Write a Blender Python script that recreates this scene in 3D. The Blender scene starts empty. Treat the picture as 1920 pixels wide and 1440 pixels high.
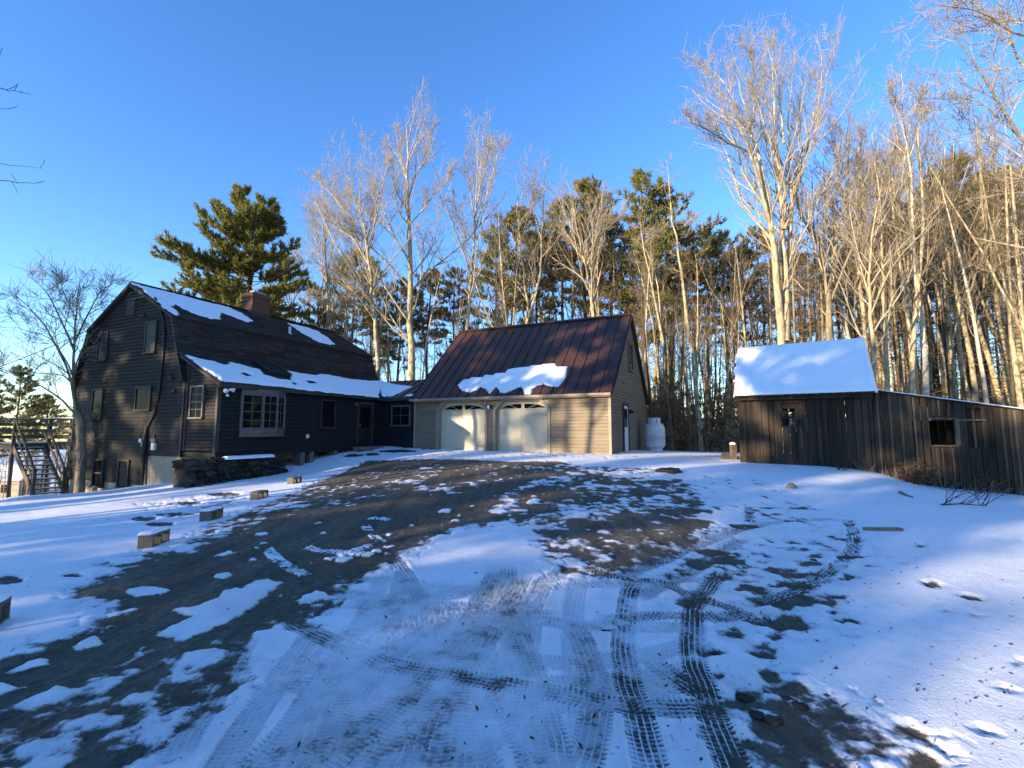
import bpy, math, random
import numpy as np
from mathutils import Vector, Matrix
C = bpy.context.scene.collection
R = math.radians
# ------------------------------------------------------------------ camera model
EYE = np.array([0, 0, 1.6]); FPX = 880.0; PITCH = math.atan(86/880.0)
_Fw = np.array([0, math.cos(PITCH), math.sin(PITCH)]); _Up = np.array([0, -math.sin(PITCH), math.cos(PITCH)])
def ray(x, y): return np.array([1., 0, 0])*(x-960)/FPX + _Fw - _Up*(y-720)/FPX
def atY(x, y, Y):
    d = ray(x, y); return EYE + d*(Y/d[1])
def onplane(x, y, P0, n):
    d = ray(x, y); return EYE + d*(((P0-EYE)@n)/(d@n))
def unit(v): return np.asarray(v, float)/np.linalg.norm(v)
# site axes: D1 runs along the house front away from the camera, D2 along the garage front to the left
D1 = np.array([0.42067415, 0.9072118, 0.]); D2 = np.array([-0.9072118, 0.42067415, 0.]); UZ = np.array([0, 0, 1.])
Q = np.array([-9.5735, 15.2649, 0.])       # outer corner of the low front wing
G0 = np.array([3.7286, 17.8142, 0.])       # near right corner of the garage
S0 = np.array([7.8733, 16.3, 0.])          # near left corner of the shed
SE1 = np.array([.85536819, -.51802052, 0]); SE2 = np.array([.51802052, .85536819, 0])
def hp(a, b, z=0.): return Q + D2*a + D1*b + UZ*z
def gp(a, b, z=0.): return G0 + D2*a + D1*b + UZ*z
def sp(a, b, z=0.): return S0 + SE1*a + SE2*b + UZ*z

# ------------------------------------------------------------------ numpy noise
def _hash(ix, iy, seed):
    n = (ix.astype(np.int64)*374761393 + iy.astype(np.int64)*668265263 + seed*1274126177) & 0xffffffff
    n = ((n ^ (n >> 13))*1274126177) & 0xffffffff
    return ((n ^ (n >> 16)) & 0xffffff)/float(0xffffff)
def vnoise(x, y, seed=0):
    ix = np.floor(x); iy = np.floor(y); fx = x-ix; fy = y-iy
    ux = fx*fx*(3-2*fx); uy = fy*fy*(3-2*fy)
    a = _hash(ix, iy, seed); b = _hash(ix+1, iy, seed); c = _hash(ix, iy+1, seed); d = _hash(ix+1, iy+1, seed)
    return (a*(1-ux)+b*ux)*(1-uy) + (c*(1-ux)+d*ux)*uy
def fbm(x, y, seed=0, octv=4, gain=.5):
    s = 0; amp = 1; tot = 0
    for o in range(octv):
        s = s + amp*vnoise(x*2**o+17.3*o, y*2**o-9.1*o, seed+o*31); tot += amp; amp *= gain
    return s/tot
def sstep(a, b, x):
    t = np.clip((x-a)/(b-a), 0, 1); return t*t*(3-2*t)

# ------------------------------------------------------------------ terrain
_ctl = []
def ctl(p, z): _ctl.append((p[0], p[1], z))
for x, y, z in [(0,0,0),(3,0,0),(-3,0,-.02),(0,3,.0),(-4,4,-.05),(-5.06,6.82,-.06),(-5.45,8.68,-.05),(-5.97,11.27,-.05),(-6.57,14.39,0.02),
                (0,8,.2),(0,13,.44),(.3,18.6,.66),(4,4,-.02),(5,9,.12),(6,14,.42),(8,5,-.12),(12,6,-.22),(12,2,-.25),(16,9,-.35),(5,-6,0),(-5,-6,-.1),
                (0,-20,-.2),(-20,-20,-1.2),(20,-20,-.6),(-9,5,-.2),(-9,9,-.22),(-12,6,-.4),(-13,12.2,-.42),(-17,9,-.8),(-14.6,13.4,-.47),
                (-20,15,-2.0),(-24,20,-3.2),(-35,30,-5),(-60,60,-6.5),(-90,100,-8),(-40,5,-2.5),(-120,60,-9),(-60,150,-4),
                (15,20,.1),(20,28,.1),(12,24,.35),(8,30,.35),(0,35,.6),(-6,30,.7),(-14,36,.2),(20,16,-.25),(30,15,-.5),(40,40,.6),(20,60,1.8),(60,60,2.5),(0,70,1.8),
                (60,0,-1),(120,100,5),(0,150,4),(60,150,5),(-30,100,-2)]:
    ctl((x, y), z)
ctl(gp(0,0), .66); ctl(gp(5,-.3), .68); ctl(gp(9,-.3), .72); ctl(gp(11,-.3), .8); ctl(gp(0,8.2), .48); ctl(gp(9,9), .7)
ctl(hp(-.3,6.8), .72); ctl(hp(-.3,5), .5); ctl(hp(-.3,3.6), .2); ctl(hp(-.5,2.3), .0); ctl(hp(-.6,.8), -.06); ctl(hp(-.5,-.8), -.14); ctl(hp(1.83,-.3), -.25); ctl(hp(4,-.3), -.42)
ctl(hp(6.5,-.3), -.72); ctl(hp(9,-.3), -1.05); ctl(hp(9.5,-1.5), -.95); ctl(hp(11,-1), -1.7); ctl(hp(13,0), -2.2); ctl(hp(11,4), -1.9); ctl(hp(9.2,9), -1.2); ctl(hp(1.8,1.5), .1); ctl(hp(2,5), .4)
ctl(sp(0,0), .46); ctl(sp(2.6,0), .4); ctl(sp(3.8,0), .26); ctl(sp(4.4,0), .05); ctl(sp(6.8,0), -.17); ctl(sp(9,0), -.4); ctl(sp(0,4), .5); ctl(sp(5,4), .1)
_ctl = np.array(_ctl)
def _tps_fit(P, lam=.02):
    n = len(P); d2 = ((P[:, None, :2]-P[None, :, :2])**2).sum(2); K = np.where(d2 > 0, .5*d2*np.log(d2+1e-12), 0)
    A = np.zeros((n+3, n+3)); A[:n, :n] = K+np.eye(n)*lam; A[:n, n] = 1; A[:n, n+1:] = P[:, :2]; A[n, :n] = 1; A[n+1:, :n] = P[:, :2].T
    return np.linalg.solve(A, np.r_[P[:, 2], 0, 0, 0])
_W = _tps_fit(_ctl)
def terrain(x, y):
    x = np.clip(np.asarray(x, float), -120, 120); y = np.clip(np.asarray(y, float), -40, 150)
    s = np.full(np.broadcast(x, y).shape, _W[-3]) + _W[-2]*x + _W[-1]*y
    for (cx, cy, _), w in zip(_ctl, _W):
        d2 = (x-cx)**2+(y-cy)**2; s = s + w*.5*d2*np.log(d2+1e-12)
    return np.clip(s, -12, 9)
def tz(x, y): return float(terrain(np.array([x]), np.array([y]))[0])
def onground(px, py):
    d = ray(px, py); z = 0.
    for _ in range(25):
        t = (z-1.6)/min(d[2], -.004); P = EYE+d*t; z = .5*z+.5*tz(P[0], P[1])
    return np.array([P[0], P[1]])

# ------------------------------------------------------------------ materials
def mat(name, base=(.5,.5,.5), rough=.8, spec=.3, metal=0.):
    m = bpy.data.materials.new(name); m.use_nodes = True
    b = m.node_tree.nodes['Principled BSDF']; b.inputs['Base Color'].default_value = (*base, 1)
    b.inputs['Roughness'].default_value = rough; b.inputs['Specular IOR Level'].default_value = spec; b.inputs['Metallic'].default_value = metal
    return m, m.node_tree.nodes, m.node_tree.links, b
def noisy(name, c1, c2, scale=(3,3,3), rough=.8, spec=.25, bump=0., bscale=None, detail=6, island=0., metal=0., lo=.3, hi=.7, dist=.02):
    m, N, L, b = mat(name, c1, rough, spec, metal)
    tc = N.new('ShaderNodeTexCoord'); mp = N.new('ShaderNodeMapping'); mp.inputs['Scale'].default_value = scale
    L.new(tc.outputs['Object'], mp.inputs['Vector'])
    n = N.new('ShaderNodeTexNoise'); n.inputs['Scale'].default_value = 1; n.inputs['Detail'].default_value = detail; n.inputs['Roughness'].default_value = .62
    L.new(mp.outputs[0], n.inputs['Vector'])
    r = N.new('ShaderNodeValToRGB'); r.color_ramp.elements[0].position = lo; r.color_ramp.elements[1].position = hi
    r.color_ramp.elements[0].color = (*c1, 1); r.color_ramp.elements[1].color = (*c2, 1)
    L.new(n.outputs['Fac'], r.inputs['Fac']); out = r.outputs[0]
    if island:
        g = N.new('ShaderNodeNewGeometry'); mr = N.new('ShaderNodeMapRange'); mr.inputs['To Min'].default_value = 1-island; mr.inputs['To Max'].default_value = 1+island
        L.new(g.outputs['Random Per Island'], mr.inputs['Value'])
        mx = N.new('ShaderNodeVectorMath'); mx.operation = 'SCALE'; L.new(out, mx.inputs[0]); L.new(mr.outputs[0], mx.inputs['Scale']); out = mx.outputs[0]
    L.new(out, b.inputs['Base Color'])
    if bump:
        n2 = n
        if bscale:
            mp2 = N.new('ShaderNodeMapping'); mp2.inputs['Scale'].default_value = bscale; L.new(tc.outputs['Object'], mp2.inputs['Vector'])
            n2 = N.new('ShaderNodeTexNoise'); n2.inputs['Scale'].default_value = 1; n2.inputs['Detail'].default_value = 5; L.new(mp2.outputs[0], n2.inputs['Vector'])
        bp = N.new('ShaderNodeBump'); bp.inputs['Strength'].default_value = bump; bp.inputs['Distance'].default_value = dist
        L.new(n2.outputs['Fac'], bp.inputs['Height']); L.new(bp.outputs[0], b.inputs['Normal'])
    return m
M = {}
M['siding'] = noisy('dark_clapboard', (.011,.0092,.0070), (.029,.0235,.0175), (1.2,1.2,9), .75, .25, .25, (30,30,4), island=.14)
M['siding_shaded'] = noisy('shaded_clapboard', (.008,.0075,.0085), (.014,.0135,.015), (1.2,1.2,9), .7, .25, .2, (30,30,4), island=.12)  # darker copy of the house siding; shade of the front is in its colour
M['siding_tan'] = noisy('brown_vinyl_siding', (.165,.128,.082), (.225,.178,.118), (.8,.8,6), .6, .3, .08, island=.06)
M['trim_tan'] = noisy('tan_trim', (.25,.20,.145), (.32,.26,.19), (3,3,2), .6, .3)
M['trim_dark'] = noisy('dark_trim', (.030,.026,.024), (.05,.042,.038), (3,3,2), .65, .3)
M['frame'] = noisy('taupe_window_frame', (.085,.074,.066), (.115,.10,.088), (4,4,4), .5, .4)
M['white'] = noisy('white_plastic', (.72,.72,.70), (.78,.78,.76), (5,5,5), .4, .5)
M['shingle'] = noisy('dark_shingle', (.026,.019,.0155), (.056,.040,.032), (3.5,3.5,22), .9, .2, .6, (6,6,40), island=.35)
M['concrete'] = noisy('foundation_concrete', (.30,.25,.17), (.42,.35,.25), (1.5,1.5,1.5), .9, .2, .3, (12,12,12))
M['block'] = noisy('cinder_block', (.085,.078,.066), (.18,.165,.14), (25,25,25), .95, .15, .6, (60,60,60), dist=.01)
M['metal_roof'] = noisy('brown_metal_roof', (.042,.0195,.0125), (.068,.031,.0195), (.6,.6,.6), .42, .4, island=.05)
M['door_cream'] = noisy('cream_door', (.47,.41,.29), (.56,.50,.37), (2,2,2), .5, .35)
M['brick'] = None
M['board'] = noisy('weathered_board', (.019,.0145,.0105), (.064,.049,.034), (9,9,.7), .9, .15, .5, (50,50,1.6), island=.30)
M['board_grey'] = noisy('grey_batten', (.05,.041,.030), (.12,.098,.072), (9,9,.7), .9, .15, .4, (50,50,1.6), island=.25)
M['wood_grey'] = noisy('weathered_deck_wood', (.07,.055,.038), (.16,.127,.088), (3,3,3), .9, .15, .3, (20,20,20), island=.25)
M['stone'] = noisy('field_stone', (.018,.017,.015), (.065,.06,.05), (4,4,4), .95, .15, .8, (14,14,14), island=.4)
M['rock'] = noisy('grey_rock', (.11,.10,.085), (.22,.20,.17), (6,6,6), .95, .15, .8, (14,14,14))
M['tank'] = noisy('tank_paint', (.60,.60,.57), (.70,.70,.67), (2,2,2), .45, .4)
M['black'] = noisy('black_rubber', (.012,.012,.012), (.02,.02,.02), (4,4,4), .6, .3)
M['inside'] = noisy('dark_interior', (.018,.015,.012), (.03,.025,.02), (2,2,2), .9, .1)
M['plank'] = noisy('plank_wood', (.20,.15,.09), (.30,.23,.15), (4,4,4), .9, .15)
M['curtain'] = noisy('pale_blind', (.07,.062,.048), (.10,.088,.068), (2,2,20), .8, .2)
m, N, L, b = mat('window_glass', (.006,.007,.008), .04, .09); M['glass'] = m
m, N, L, b = mat('dark_window_glass', (.006,.006,.007), .22, .04); M['darkglass'] = m
m, N, L, b = mat('skylight_glass', (.02,.035,.035), .08, .6); M['skyglass'] = m
# brick
m, N, L, b = mat('chimney_brick', (.2,.08,.05), .9, .2)
tc = N.new('ShaderNodeTexCoord'); bt = N.new('ShaderNodeTexBrick'); bt.inputs['Scale'].default_value = 1
mp = N.new('ShaderNodeMapping'); L.new(tc.outputs['UV'], mp.inputs[0]); L.new(mp.outputs[0], bt.inputs['Vector'])
bt.inputs['Color1'].default_value = (.15,.052,.030,1); bt.inputs['Color2'].default_value = (.08,.032,.022,1); bt.inputs['Mortar'].default_value = (.13,.11,.09,1)
bt.inputs['Brick Width'].default_value = .21; bt.inputs['Row Height'].default_value = .075; bt.inputs['Mortar Size'].default_value = .008
L.new(bt.outputs['Color'], b.inputs['Base Color']); M['brick'] = m
# snow (for roofs and caps)
def snow_nodes(N, L, b, bump=.35):
    tc = N.new('ShaderNodeTexCoord'); n = N.new('ShaderNodeTexNoise'); n.inputs['Scale'].default_value = 7; n.inputs['Detail'].default_value = 8; n.inputs['Roughness'].default_value = .6
    L.new(tc.outputs['Object'], n.inputs['Vector']); bp = N.new('ShaderNodeBump'); bp.inputs['Strength'].default_value = bump; bp.inputs['Distance'].default_value = .03
    L.new(n.outputs['Fac'], bp.inputs['Height']); L.new(bp.outputs[0], b.inputs['Normal'])
m, N, L, b = mat('snow', (.86,.87,.88), .55, .25); snow_nodes(N, L, b, .25); M['snow'] = m
# bark
def bark(name, c1, c2, s=(8,8,2), patch=None):
    mm = noisy(name, c1, c2, s, .9, .15, .7, (30,30,6), island=.18)
    return mm
M['bark_pale'] = bark('pale_bark', (.12,.09,.055), (.60,.49,.30), (6,6,2.6))
M['bark_grey'] = bark('grey_bark', (.13,.10,.065), (.36,.285,.175), (9,9,2))
M['bark_dark'] = bark('dark_bark', (.045,.036,.028), (.11,.085,.062), (9,9,2))
M['bark_birch'] = bark('birch_bark', (.30,.26,.20), (.58,.52,.42), (4,4,9))
M['twig'] = bark('twig', (.20,.165,.115), (.46,.38,.265), (2,2,2))
M['twig_mid'] = bark('brown_twig', (.12,.092,.058), (.30,.235,.15), (2,2,2))
M['twig_dark'] = bark('dark_twig', (.05,.04,.03), (.10,.08,.06), (2,2,2))
def leafmat(name, c1, c2, trans=.25):
    m, N, L, b = mat(name, c1, .6, .25)
    g = N.new('ShaderNodeNewGeometry'); oi = N.new('ShaderNodeObjectInfo'); r = N.new('ShaderNodeValToRGB')
    r.color_ramp.elements[0].color = (*c1, 1); r.color_ramp.elements[1].color = (*c2, 1)
    L.new(g.outputs['Random Per Island'], r.inputs['Fac']); L.new(r.outputs[0], b.inputs['Base Color'])
    t = N.new('ShaderNodeBsdfTranslucent'); L.new(r.outputs[0], t.inputs['Color']); mx = N.new('ShaderNodeMixShader'); mx.inputs['Fac'].default_value = trans
    o = N['Material Output']; L.new(b.outputs[0], mx.inputs[1]); L.new(t.outputs[0], mx.inputs[2]); L.new(mx.outputs[0], o.inputs['Surface'])
    return m
M['needle'] = leafmat('pine_needles', (.10,.108,.022), (.27,.245,.055), .38)
M['needle_olive'] = leafmat('olive_pine_needles', (.10,.09,.024), (.28,.225,.07), .38)
M['needle_dark'] = leafmat('dark_pine_needles', (.045,.052,.016), (.14,.135,.042), .34)
M['leaf_tan'] = leafmat('dry_beech_leaves', (.16,.085,.035), (.36,.22,.10), .35)
M['litter'] = leafmat('leaf_litter', (.035,.024,.015), (.14,.085,.045), .1)

# ------------------------------------------------------------------ mesh builder
class MB:
    def __init__(s): s.v = []; s.f = []
    def add(s, vs, fs):
        o = len(s.v); s.v.extend([tuple(map(float, p)) for p in vs]); s.f.extend([tuple(i+o for i in f) for f in fs])
    def hexa(s, p):  # 8 points: bottom ring 0-3, top ring 4-7
        s.add(p, [(0,3,2,1),(4,5,6,7),(0,1,5,4),(1,2,6,5),(2,3,7,6),(3,0,4,7)])
    def box(s, fr, a0, a1, b0, b1, z0, z1):
        s.hexa([fr(a0,b0,z0),fr(a1,b0,z0),fr(a1,b1,z0),fr(a0,b1,z0),fr(a0,b0,z1),fr(a1,b0,z1),fr(a1,b1,z1),fr(a0,b1,z1)])
    def prism(s, pts, off):
        n = len(pts); p2 = [np.asarray(p)+np.asarray(off) for p in pts]
        s.add(list(pts)+p2, [tuple(range(n))[::-1], tuple(range(n, 2*n))]+[(i,(i+1)%n,(i+1)%n+n,i+n) for i in range(n)])
    def beam(s, p, q, w, h, up=UZ):
        p = np.asarray(p, float); q = np.asarray(q, float); d = unit(q-p); x = np.cross(d, up); x = unit(x) if np.linalg.norm(x) > 1e-6 else np.array([1.,0,0]); y = np.cross(x, d)
        c = [(-w/2,-h/2),(w/2,-h/2),(w/2,h/2),(-w/2,h/2)]
        s.hexa([p+x*a+y*e for a, e in c]+[q+x*a+y*e for a, e in c])
    def tube(s, pts, rad, n=8, cap=True):
        pts = [np.asarray(p, float) for p in pts]; rad = rad if hasattr(rad, '__len__') else [rad]*len(pts)
        vs = []
        for i, p in enumerate(pts):
            d = unit(pts[min(i+1, len(pts)-1)]-pts[max(i-1, 0)]); x = np.cross(d, [0.13,.27,1.]) if abs(d[2]) < .95 else np.cross(d, [1.,.1,0]); x = unit(x); y = np.cross(d, x)
            for k in range(n):
                t = 2*math.pi*k/n; vs.append(p+(x*math.cos(t)+y*math.sin(t))*rad[i])
        fs = [(i*n+k, i*n+(k+1)%n, (i+1)*n+(k+1)%n, (i+1)*n+k) for i in range(len(pts)-1) for k in range(n)]
        if cap: fs += [tuple(range(n))[::-1], tuple(range((len(pts)-1)*n, len(pts)*n))]
        s.add(vs, fs)
    def lathe(s, c, prof, n=24):
        s.tube([np.asarray(c)+UZ*z for r, z in prof], [max(r, 1e-3) for r, z in prof], n)
    def blob(s, c, r, rng, n=7, m=5, jit=.18, up=UZ):
        vs = []; fs = []
        for i in range(m+1):
            th = math.pi*i/m
            for k in range(n):
                ph = 2*math.pi*k/n+.3*i; j = 1+rng.uniform(-jit, jit)
                vs.append(np.asarray(c)+np.array([r[0]*math.sin(th)*math.cos(ph), r[1]*math.sin(th)*math.sin(ph), r[2]*math.cos(th)])*j)
        for i in range(m):
            for k in range(n): fs.append((i*n+k, (i+1)*n+k, (i+1)*n+(k+1)%n, i*n+(k+1)%n))
        s.add(vs, fs)
    def build(s, name, m, parent=None, smooth=False):
        me = bpy.data.meshes.new(name); o0 = parent['_o'] if parent is not None else None
        if o0 is not None: vs = [(v[0]-o0[0], v[1]-o0[1], v[2]-o0[2]) for v in s.v]
        else: vs = s.v
        me.from_pydata(vs, [], s.f); me.materials.append(m)
        if smooth: me.polygons.foreach_set('use_smooth', [True]*len(me.polygons))
        me.update(); o = bpy.data.objects.new(name, me); C.objects.link(o)
        if parent is not None: o.parent = parent; o['_o'] = list(o0)
        return o
def npmesh(name, V, F, k, m, parent=None, smooth=False, materials=None, midx=None):
    """V (n,3), F (f,k) all faces of k corners"""
    me = bpy.data.meshes.new(name); me.vertices.add(len(V)); me.vertices.foreach_set('co', np.ascontiguousarray(V, np.float32).ravel())
    me.loops.add(F.size); me.loops.foreach_set('vertex_index', np.ascontiguousarray(F, np.int32).ravel())
    me.polygons.add(len(F)); me.polygons.foreach_set('loop_start', np.arange(0, F.size, k, dtype=np.int32))
    if smooth: me.polygons.foreach_set('use_smooth', np.ones(len(F), bool))
    me.update(calc_edges=True); me.validate()
    me.materials.append(m); o = bpy.data.objects.new(name, me); C.objects.link(o)
    if parent is not None: o.parent = parent
    return o
def thing(name, label, cat, loc=(0,0,0), group=None):
    o = bpy.data.objects.new(name, None); C.objects.link(o); o.location = [float(v) for v in loc]; o['_o'] = [float(v) for v in loc]
    o.empty_display_size = .2; return tag(o, label, cat, group)
def tag(o, label, cat, group=None, kind=None):
    if label: o['label'] = label
    if cat: o['category'] = cat
    if group: o['group'] = group
    if kind: o['kind'] = kind
    return o
class loc0(dict): pass

# ------------------------------------------------------------------ wall helpers
def clip(poly, z, keep_above):
    out = []
    for i in range(len(poly)):
        p, q = poly[i], poly[(i+1) % len(poly)]
        ip = (p[1] >= z) if keep_above else (p[1] <= z); iq = (q[1] >= z) if keep_above else (q[1] <= z)
        if ip: out.append(p)
        if ip != iq:
            t = (z-p[1])/(q[1]-p[1]); out.append((p[0]+t*(q[0]-p[0]), z))
    return out
def clapboards(mb, fr, poly, pitch=.12, depth=.016, z00=None):
    """lapped boards over the convex wall polygon poly [(s,z)], fr(s, out, z)"""
    zs = [p[1] for p in poly]; z = min(zs) if z00 is None else z00
    while z < max(zs)-1e-4:
        c = clip(clip(poly, z+.014, True), z+pitch, False)
        if len(c) >= 3:
            mb.add([fr(a, .004+depth*(1-(zz-z-.014)/pitch), zz) for a, zz in c], [tuple(range(len(c)))])
            zl = z+.014; lo = [p for p in c if abs(p[1]-zl) < 1e-5]
            if len(lo) == 2:
                (a0, _), (a1, _) = lo; mb.add([fr(a0,-.008,zl),fr(a1,-.008,zl),fr(a1,.004+depth,zl),fr(a0,.004+depth,zl)], [(0,1,2,3)])
        z += pitch
def window(parent, fr, s0, s1, z0, z1, nx=2, ny=2, fw=.06, label=None, fm='frame', pm='glass', out=.05, split=True, mw=.022, name='window'):
    fr0 = fr; fr = lambda s_, o_, z_: fr0(s_, o_+(.03 if o_ > 0 else 0), z_)
    w = MB(); o1 = out
    w.box(fr, s0, s1, 0, o1, z1-fw, z1); w.box(fr, s0-.02, s1+.02, 0, o1+.03, z0-.02, z0+fw*.7)
    w.box(fr, s0, s0+fw, 0, o1, z0+fw*.7, z1-fw); w.box(fr, s1-fw, s1, 0, o1, z0+fw*.7, z1-fw)
    wo = w.build(name, M[fm], parent)
    if label: wo['label'] = label
    p = MB(); p.box(fr, s0+fw*.8, s1-fw*.8, .004, .022, z0+fw*.6, z1-fw*.8); p.build('pane', M[pm], wo)
    g = MB()
    for i in range(1, nx):
        a = s0+fw+(s1-s0-2*fw)*i/nx; g.box(fr, a-mw/2, a+mw/2, .02, .034, z0+fw*.7, z1-fw)
    for j in range(1, ny):
        zz = z0+fw+(z1-z0-2*fw)*j/ny; ww = .045 if split and j*2 == ny else mw
        g.box(fr, s0+fw, s1-fw, .02, .037, zz-ww/2, zz+ww/2)
    if g.v: g.build('glazing_bar', M[fm], wo)
    return wo
def poly_sd(px, py, poly):
    """signed distance, positive inside"""
    P = np.asarray(poly, float); d = np.full(px.shape, 1e9); ins = np.zeros(px.shape, bool)
    for i in range(len(P)):
        a = P[i]; b = P[(i+1) % len(P)]; e = b-a; wx = px-a[0]; wy = py-a[1]
        t = np.clip((wx*e[0]+wy*e[1])/(e@e+1e-12), 0, 1); d = np.minimum(d, (wx-e[0]*t)**2+(wy-e[1]*t)**2)
        c = ((a[1] <= py) & (b[1] > py)) | ((b[1] <= py) & (a[1] > py))
        with np.errstate(divide='ignore', invalid='ignore'):
            xi = a[0]+(py-a[1])*e[0]/(e[1] if abs(e[1]) > 1e-12 else 1e-12)
        ins ^= c & (px < xi)
    d = np.sqrt(d); return np.where(ins, d, -d)
def snow_sheet(name, O, eu, ev, polys, holes=(), thick=.06, res=.05, seed=1, edge=.10, rag=.16, parent=None, streak=1.0):
    eu = unit(eu); ev = unit(ev); n = unit(np.cross(eu, ev)); n = n if n[2] > 0 else -n
    A = np.vstack(polys); lo = A.min(0)-.3; hi = A.max(0)+.3
    us = np.arange(lo[0], hi[0], res); vs = np.arange(lo[1], hi[1], res); Ug, Vg = np.meshgrid(us, vs, indexing='ij')
    sd = np.full(Ug.shape, -9.)
    for p in polys: sd = np.maximum(sd, poly_sd(Ug, Vg, p))
    for h in holes: sd = np.minimum(sd, -poly_sd(Ug, Vg, h))
    sd = sd + rag*(fbm(Ug*2.6*streak, Vg*2.6, seed, 4)-.5)
    t = np.clip(sd/edge, 0, 1); H = thick*np.sqrt(1-(1-t)**2)*(.8+.4*fbm(Ug*1.5, Vg*1.5, seed+5, 3))
    H = np.where(sd > 0, H+.004, -.01)
    P = np.asarray(O)+Ug[..., None]*eu+Vg[..., None]*ev+H[..., None]*n
    nu, nv = Ug.shape; idx = np.arange(nu*nv).reshape(nu, nv)
    m = (sd > 0); q = m[:-1, :-1] | m[1:, :-1] | m[:-1, 1:] | m[1:, 1:]
    F = np.stack([idx[:-1, :-1][q], idx[1:, :-1][q], idx[1:, 1:][q], idx[:-1, 1:][q]], 1)
    used = np.unique(F); re = -np.ones(nu*nv, int); re[used] = np.arange(len(used)); V = P.reshape(-1, 3)[used]
    if parent is not None: V = V-np.array(parent['_o'])
    return npmesh(name, V, re[F], 4, M['snow'], parent, True)
def pxpoly(pts, P0, n, O, eu, ev):
    out = []
    for x, y in pts:
        p = onplane(x, y, P0, n)-O; out.append((p@unit(eu), p@unit(ev)))
    return np.array(out)
def slab(fr_pts, th):
    """roof slab: four top points, thickness downward along the normal"""
    p = [np.asarray(q, float) for q in fr_pts]; n = unit(np.cross(p[1]-p[0], p[3]-p[0])); n = n if n[2] > 0 else -n
    mb = MB(); mb.hexa([q-n*th for q in p]+p); return mb, n
#@HOUSE
# ================================================================== HOUSE
ho = hp(4.5, 5, .9)
house = thing('house', 'dark gambrel-roofed house with brick chimney and a low front wing, left of the garage', 'house', ho)
def gabf(s, o, z): return hp(s, -o, z)             # gable plane b=0, out toward the camera
def ellf(s, o, z): return hp(-o, s, z)             # front of the low wing, out to the right
LM = 10.0; AR = 5.42; RZ = 7.2; BA0, BA1, BZ = 2.67, 8.17, 5.66; EA0, EA1, EZ = 1.78, 9.06, 3.35
# gable wall, basement part and wing side
w = MB()
clapboards(w, gabf, [(1.83,.69),(9.03,.69),(9.03,3.35),(8.2,5.6),(AR,7.12),(2.64,5.6),(1.83,3.35)], .135, .024)
clapboards(w, gabf, [(4.0,-.35),(9.03,-.35),(9.03,.69),(4.0,.69)], .135, .024)
w.add([gabf(a,-.012,z) for a, z in [(1.83,.69),(4.0,.69),(4.0,-.35),(9.03,-.35),(9.03,3.35),(8.2,5.6),(AR,7.12),(2.64,5.6),(1.83,3.35)]], [tuple(range(9))])
w.build('gable_wall', M['siding'], house)
w = MB(); clapboards(w, gabf, [(0,.90),(1.80,.90),(1.80,4.05),(0.0,3.12)], .115, .010); w.build('wing_side_wall', M['siding'], house)
w = MB(); w.box(hp, 1.84, 4.0, .03, .22, -1.3, .688); w.box(hp, 4.0, 9.03, .03, .22, -2.2, -.36); w.box(hp, 1.84, 2.04, .22, LM, -1.3, .7); w.box(hp, 8.8, 9.03, .22, LM, -2.4, -.3)
w.build('foundation', M['concrete'], house)
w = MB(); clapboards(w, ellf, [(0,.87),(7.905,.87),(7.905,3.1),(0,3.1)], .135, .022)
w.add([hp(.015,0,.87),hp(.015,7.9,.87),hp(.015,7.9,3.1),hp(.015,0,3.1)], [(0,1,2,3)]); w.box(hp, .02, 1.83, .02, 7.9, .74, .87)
w.build('front_wall', M['siding_shaded'], house)
w = MB()  # far gable, rear wall
w.add([hp(a,LM-.1,z) for a, z in [(1.83,-1.2),(9.0,-2.4),(9.0,3.35),(8.2,5.6),(AR,7.12),(2.64,5.6),(1.83,3.35)]], [tuple(range(7))])
w.add([hp(9.03,0,-2.4),hp(9.03,LM-.1,-2.4),hp(9.03,LM-.1,3.4),hp(9.03,0,3.4)], [(0,1,2,3)])
w.build('rear_wall', M['siding'], house)
# corner boards, rake boards, fascia
t = MB()
t.box(hp, 1.77, 1.86, -.035, .0, .69, 3.3); t.box(hp, -.025, .08, -.03, .0, .88, 3.1); t.box(hp, -.03, -.001, .0, .09, .88, 3.1); t.box(hp, 1.6,1.64,-.03,0,.9,3.9)
for p, q in [((AR,RZ-.07),(BA0-.12,BZ-.07)),((BA0-.05,BZ-.09),(EA0,EZ)),((AR,RZ-.07),(BA1+.12,BZ-.07)),((BA1+.05,BZ-.09),(EA1,EZ))]:
    t.beam(hp(p[0],-.09,p[1]-.05), hp(q[0],-.09,q[1]-.05), .05, .13, D1)
t.beam(hp(-.22,-.08,3.06), hp(1.95,-.08,4.13), .05, .14, D1)
t.box(hp, -.25, -.21, -.12, 7.75, 2.98, 3.13)
t.build('trim', M['trim_dark'], house)
# roofs: shingled slopes with real courses
def shingle(mb, O, eu, ev, lu, lv, th=.02, course=.15, seed=0):
    """courses run along eu, ev points up the slope"""
    eu = unit(eu); ev = unit(ev); n = unit(np.cross(eu, ev)); n = n if n[2] > 0 else -n; r = random.Random(seed); v = 0
    while v < lv-1e-3:
        h = min(course*1.15, lv-v); u = -r.uniform(0, .5)
        while u < lu:
            wd = r.choice([.3,.5,.7,.9]); u0, u1 = max(u, 0), min(u+wd, lu); u += wd
            if u1-u0 < .02: continue
            k = r.uniform(.012, .022); p = O+eu*u0+ev*(v-.005)
            a, b2 = p+n*k, p+eu*(u1-u0)+n*k; c, d = p+eu*(u1-u0)+ev*h+n*.003, p+ev*h+n*.003
            mb.add([a,b2,c,d,p,p+eu*(u1-u0)], [(0,1,2,3),(4,5,1,0)])
        v += course
up = MB(); lw = MB(); O = -.14
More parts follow.
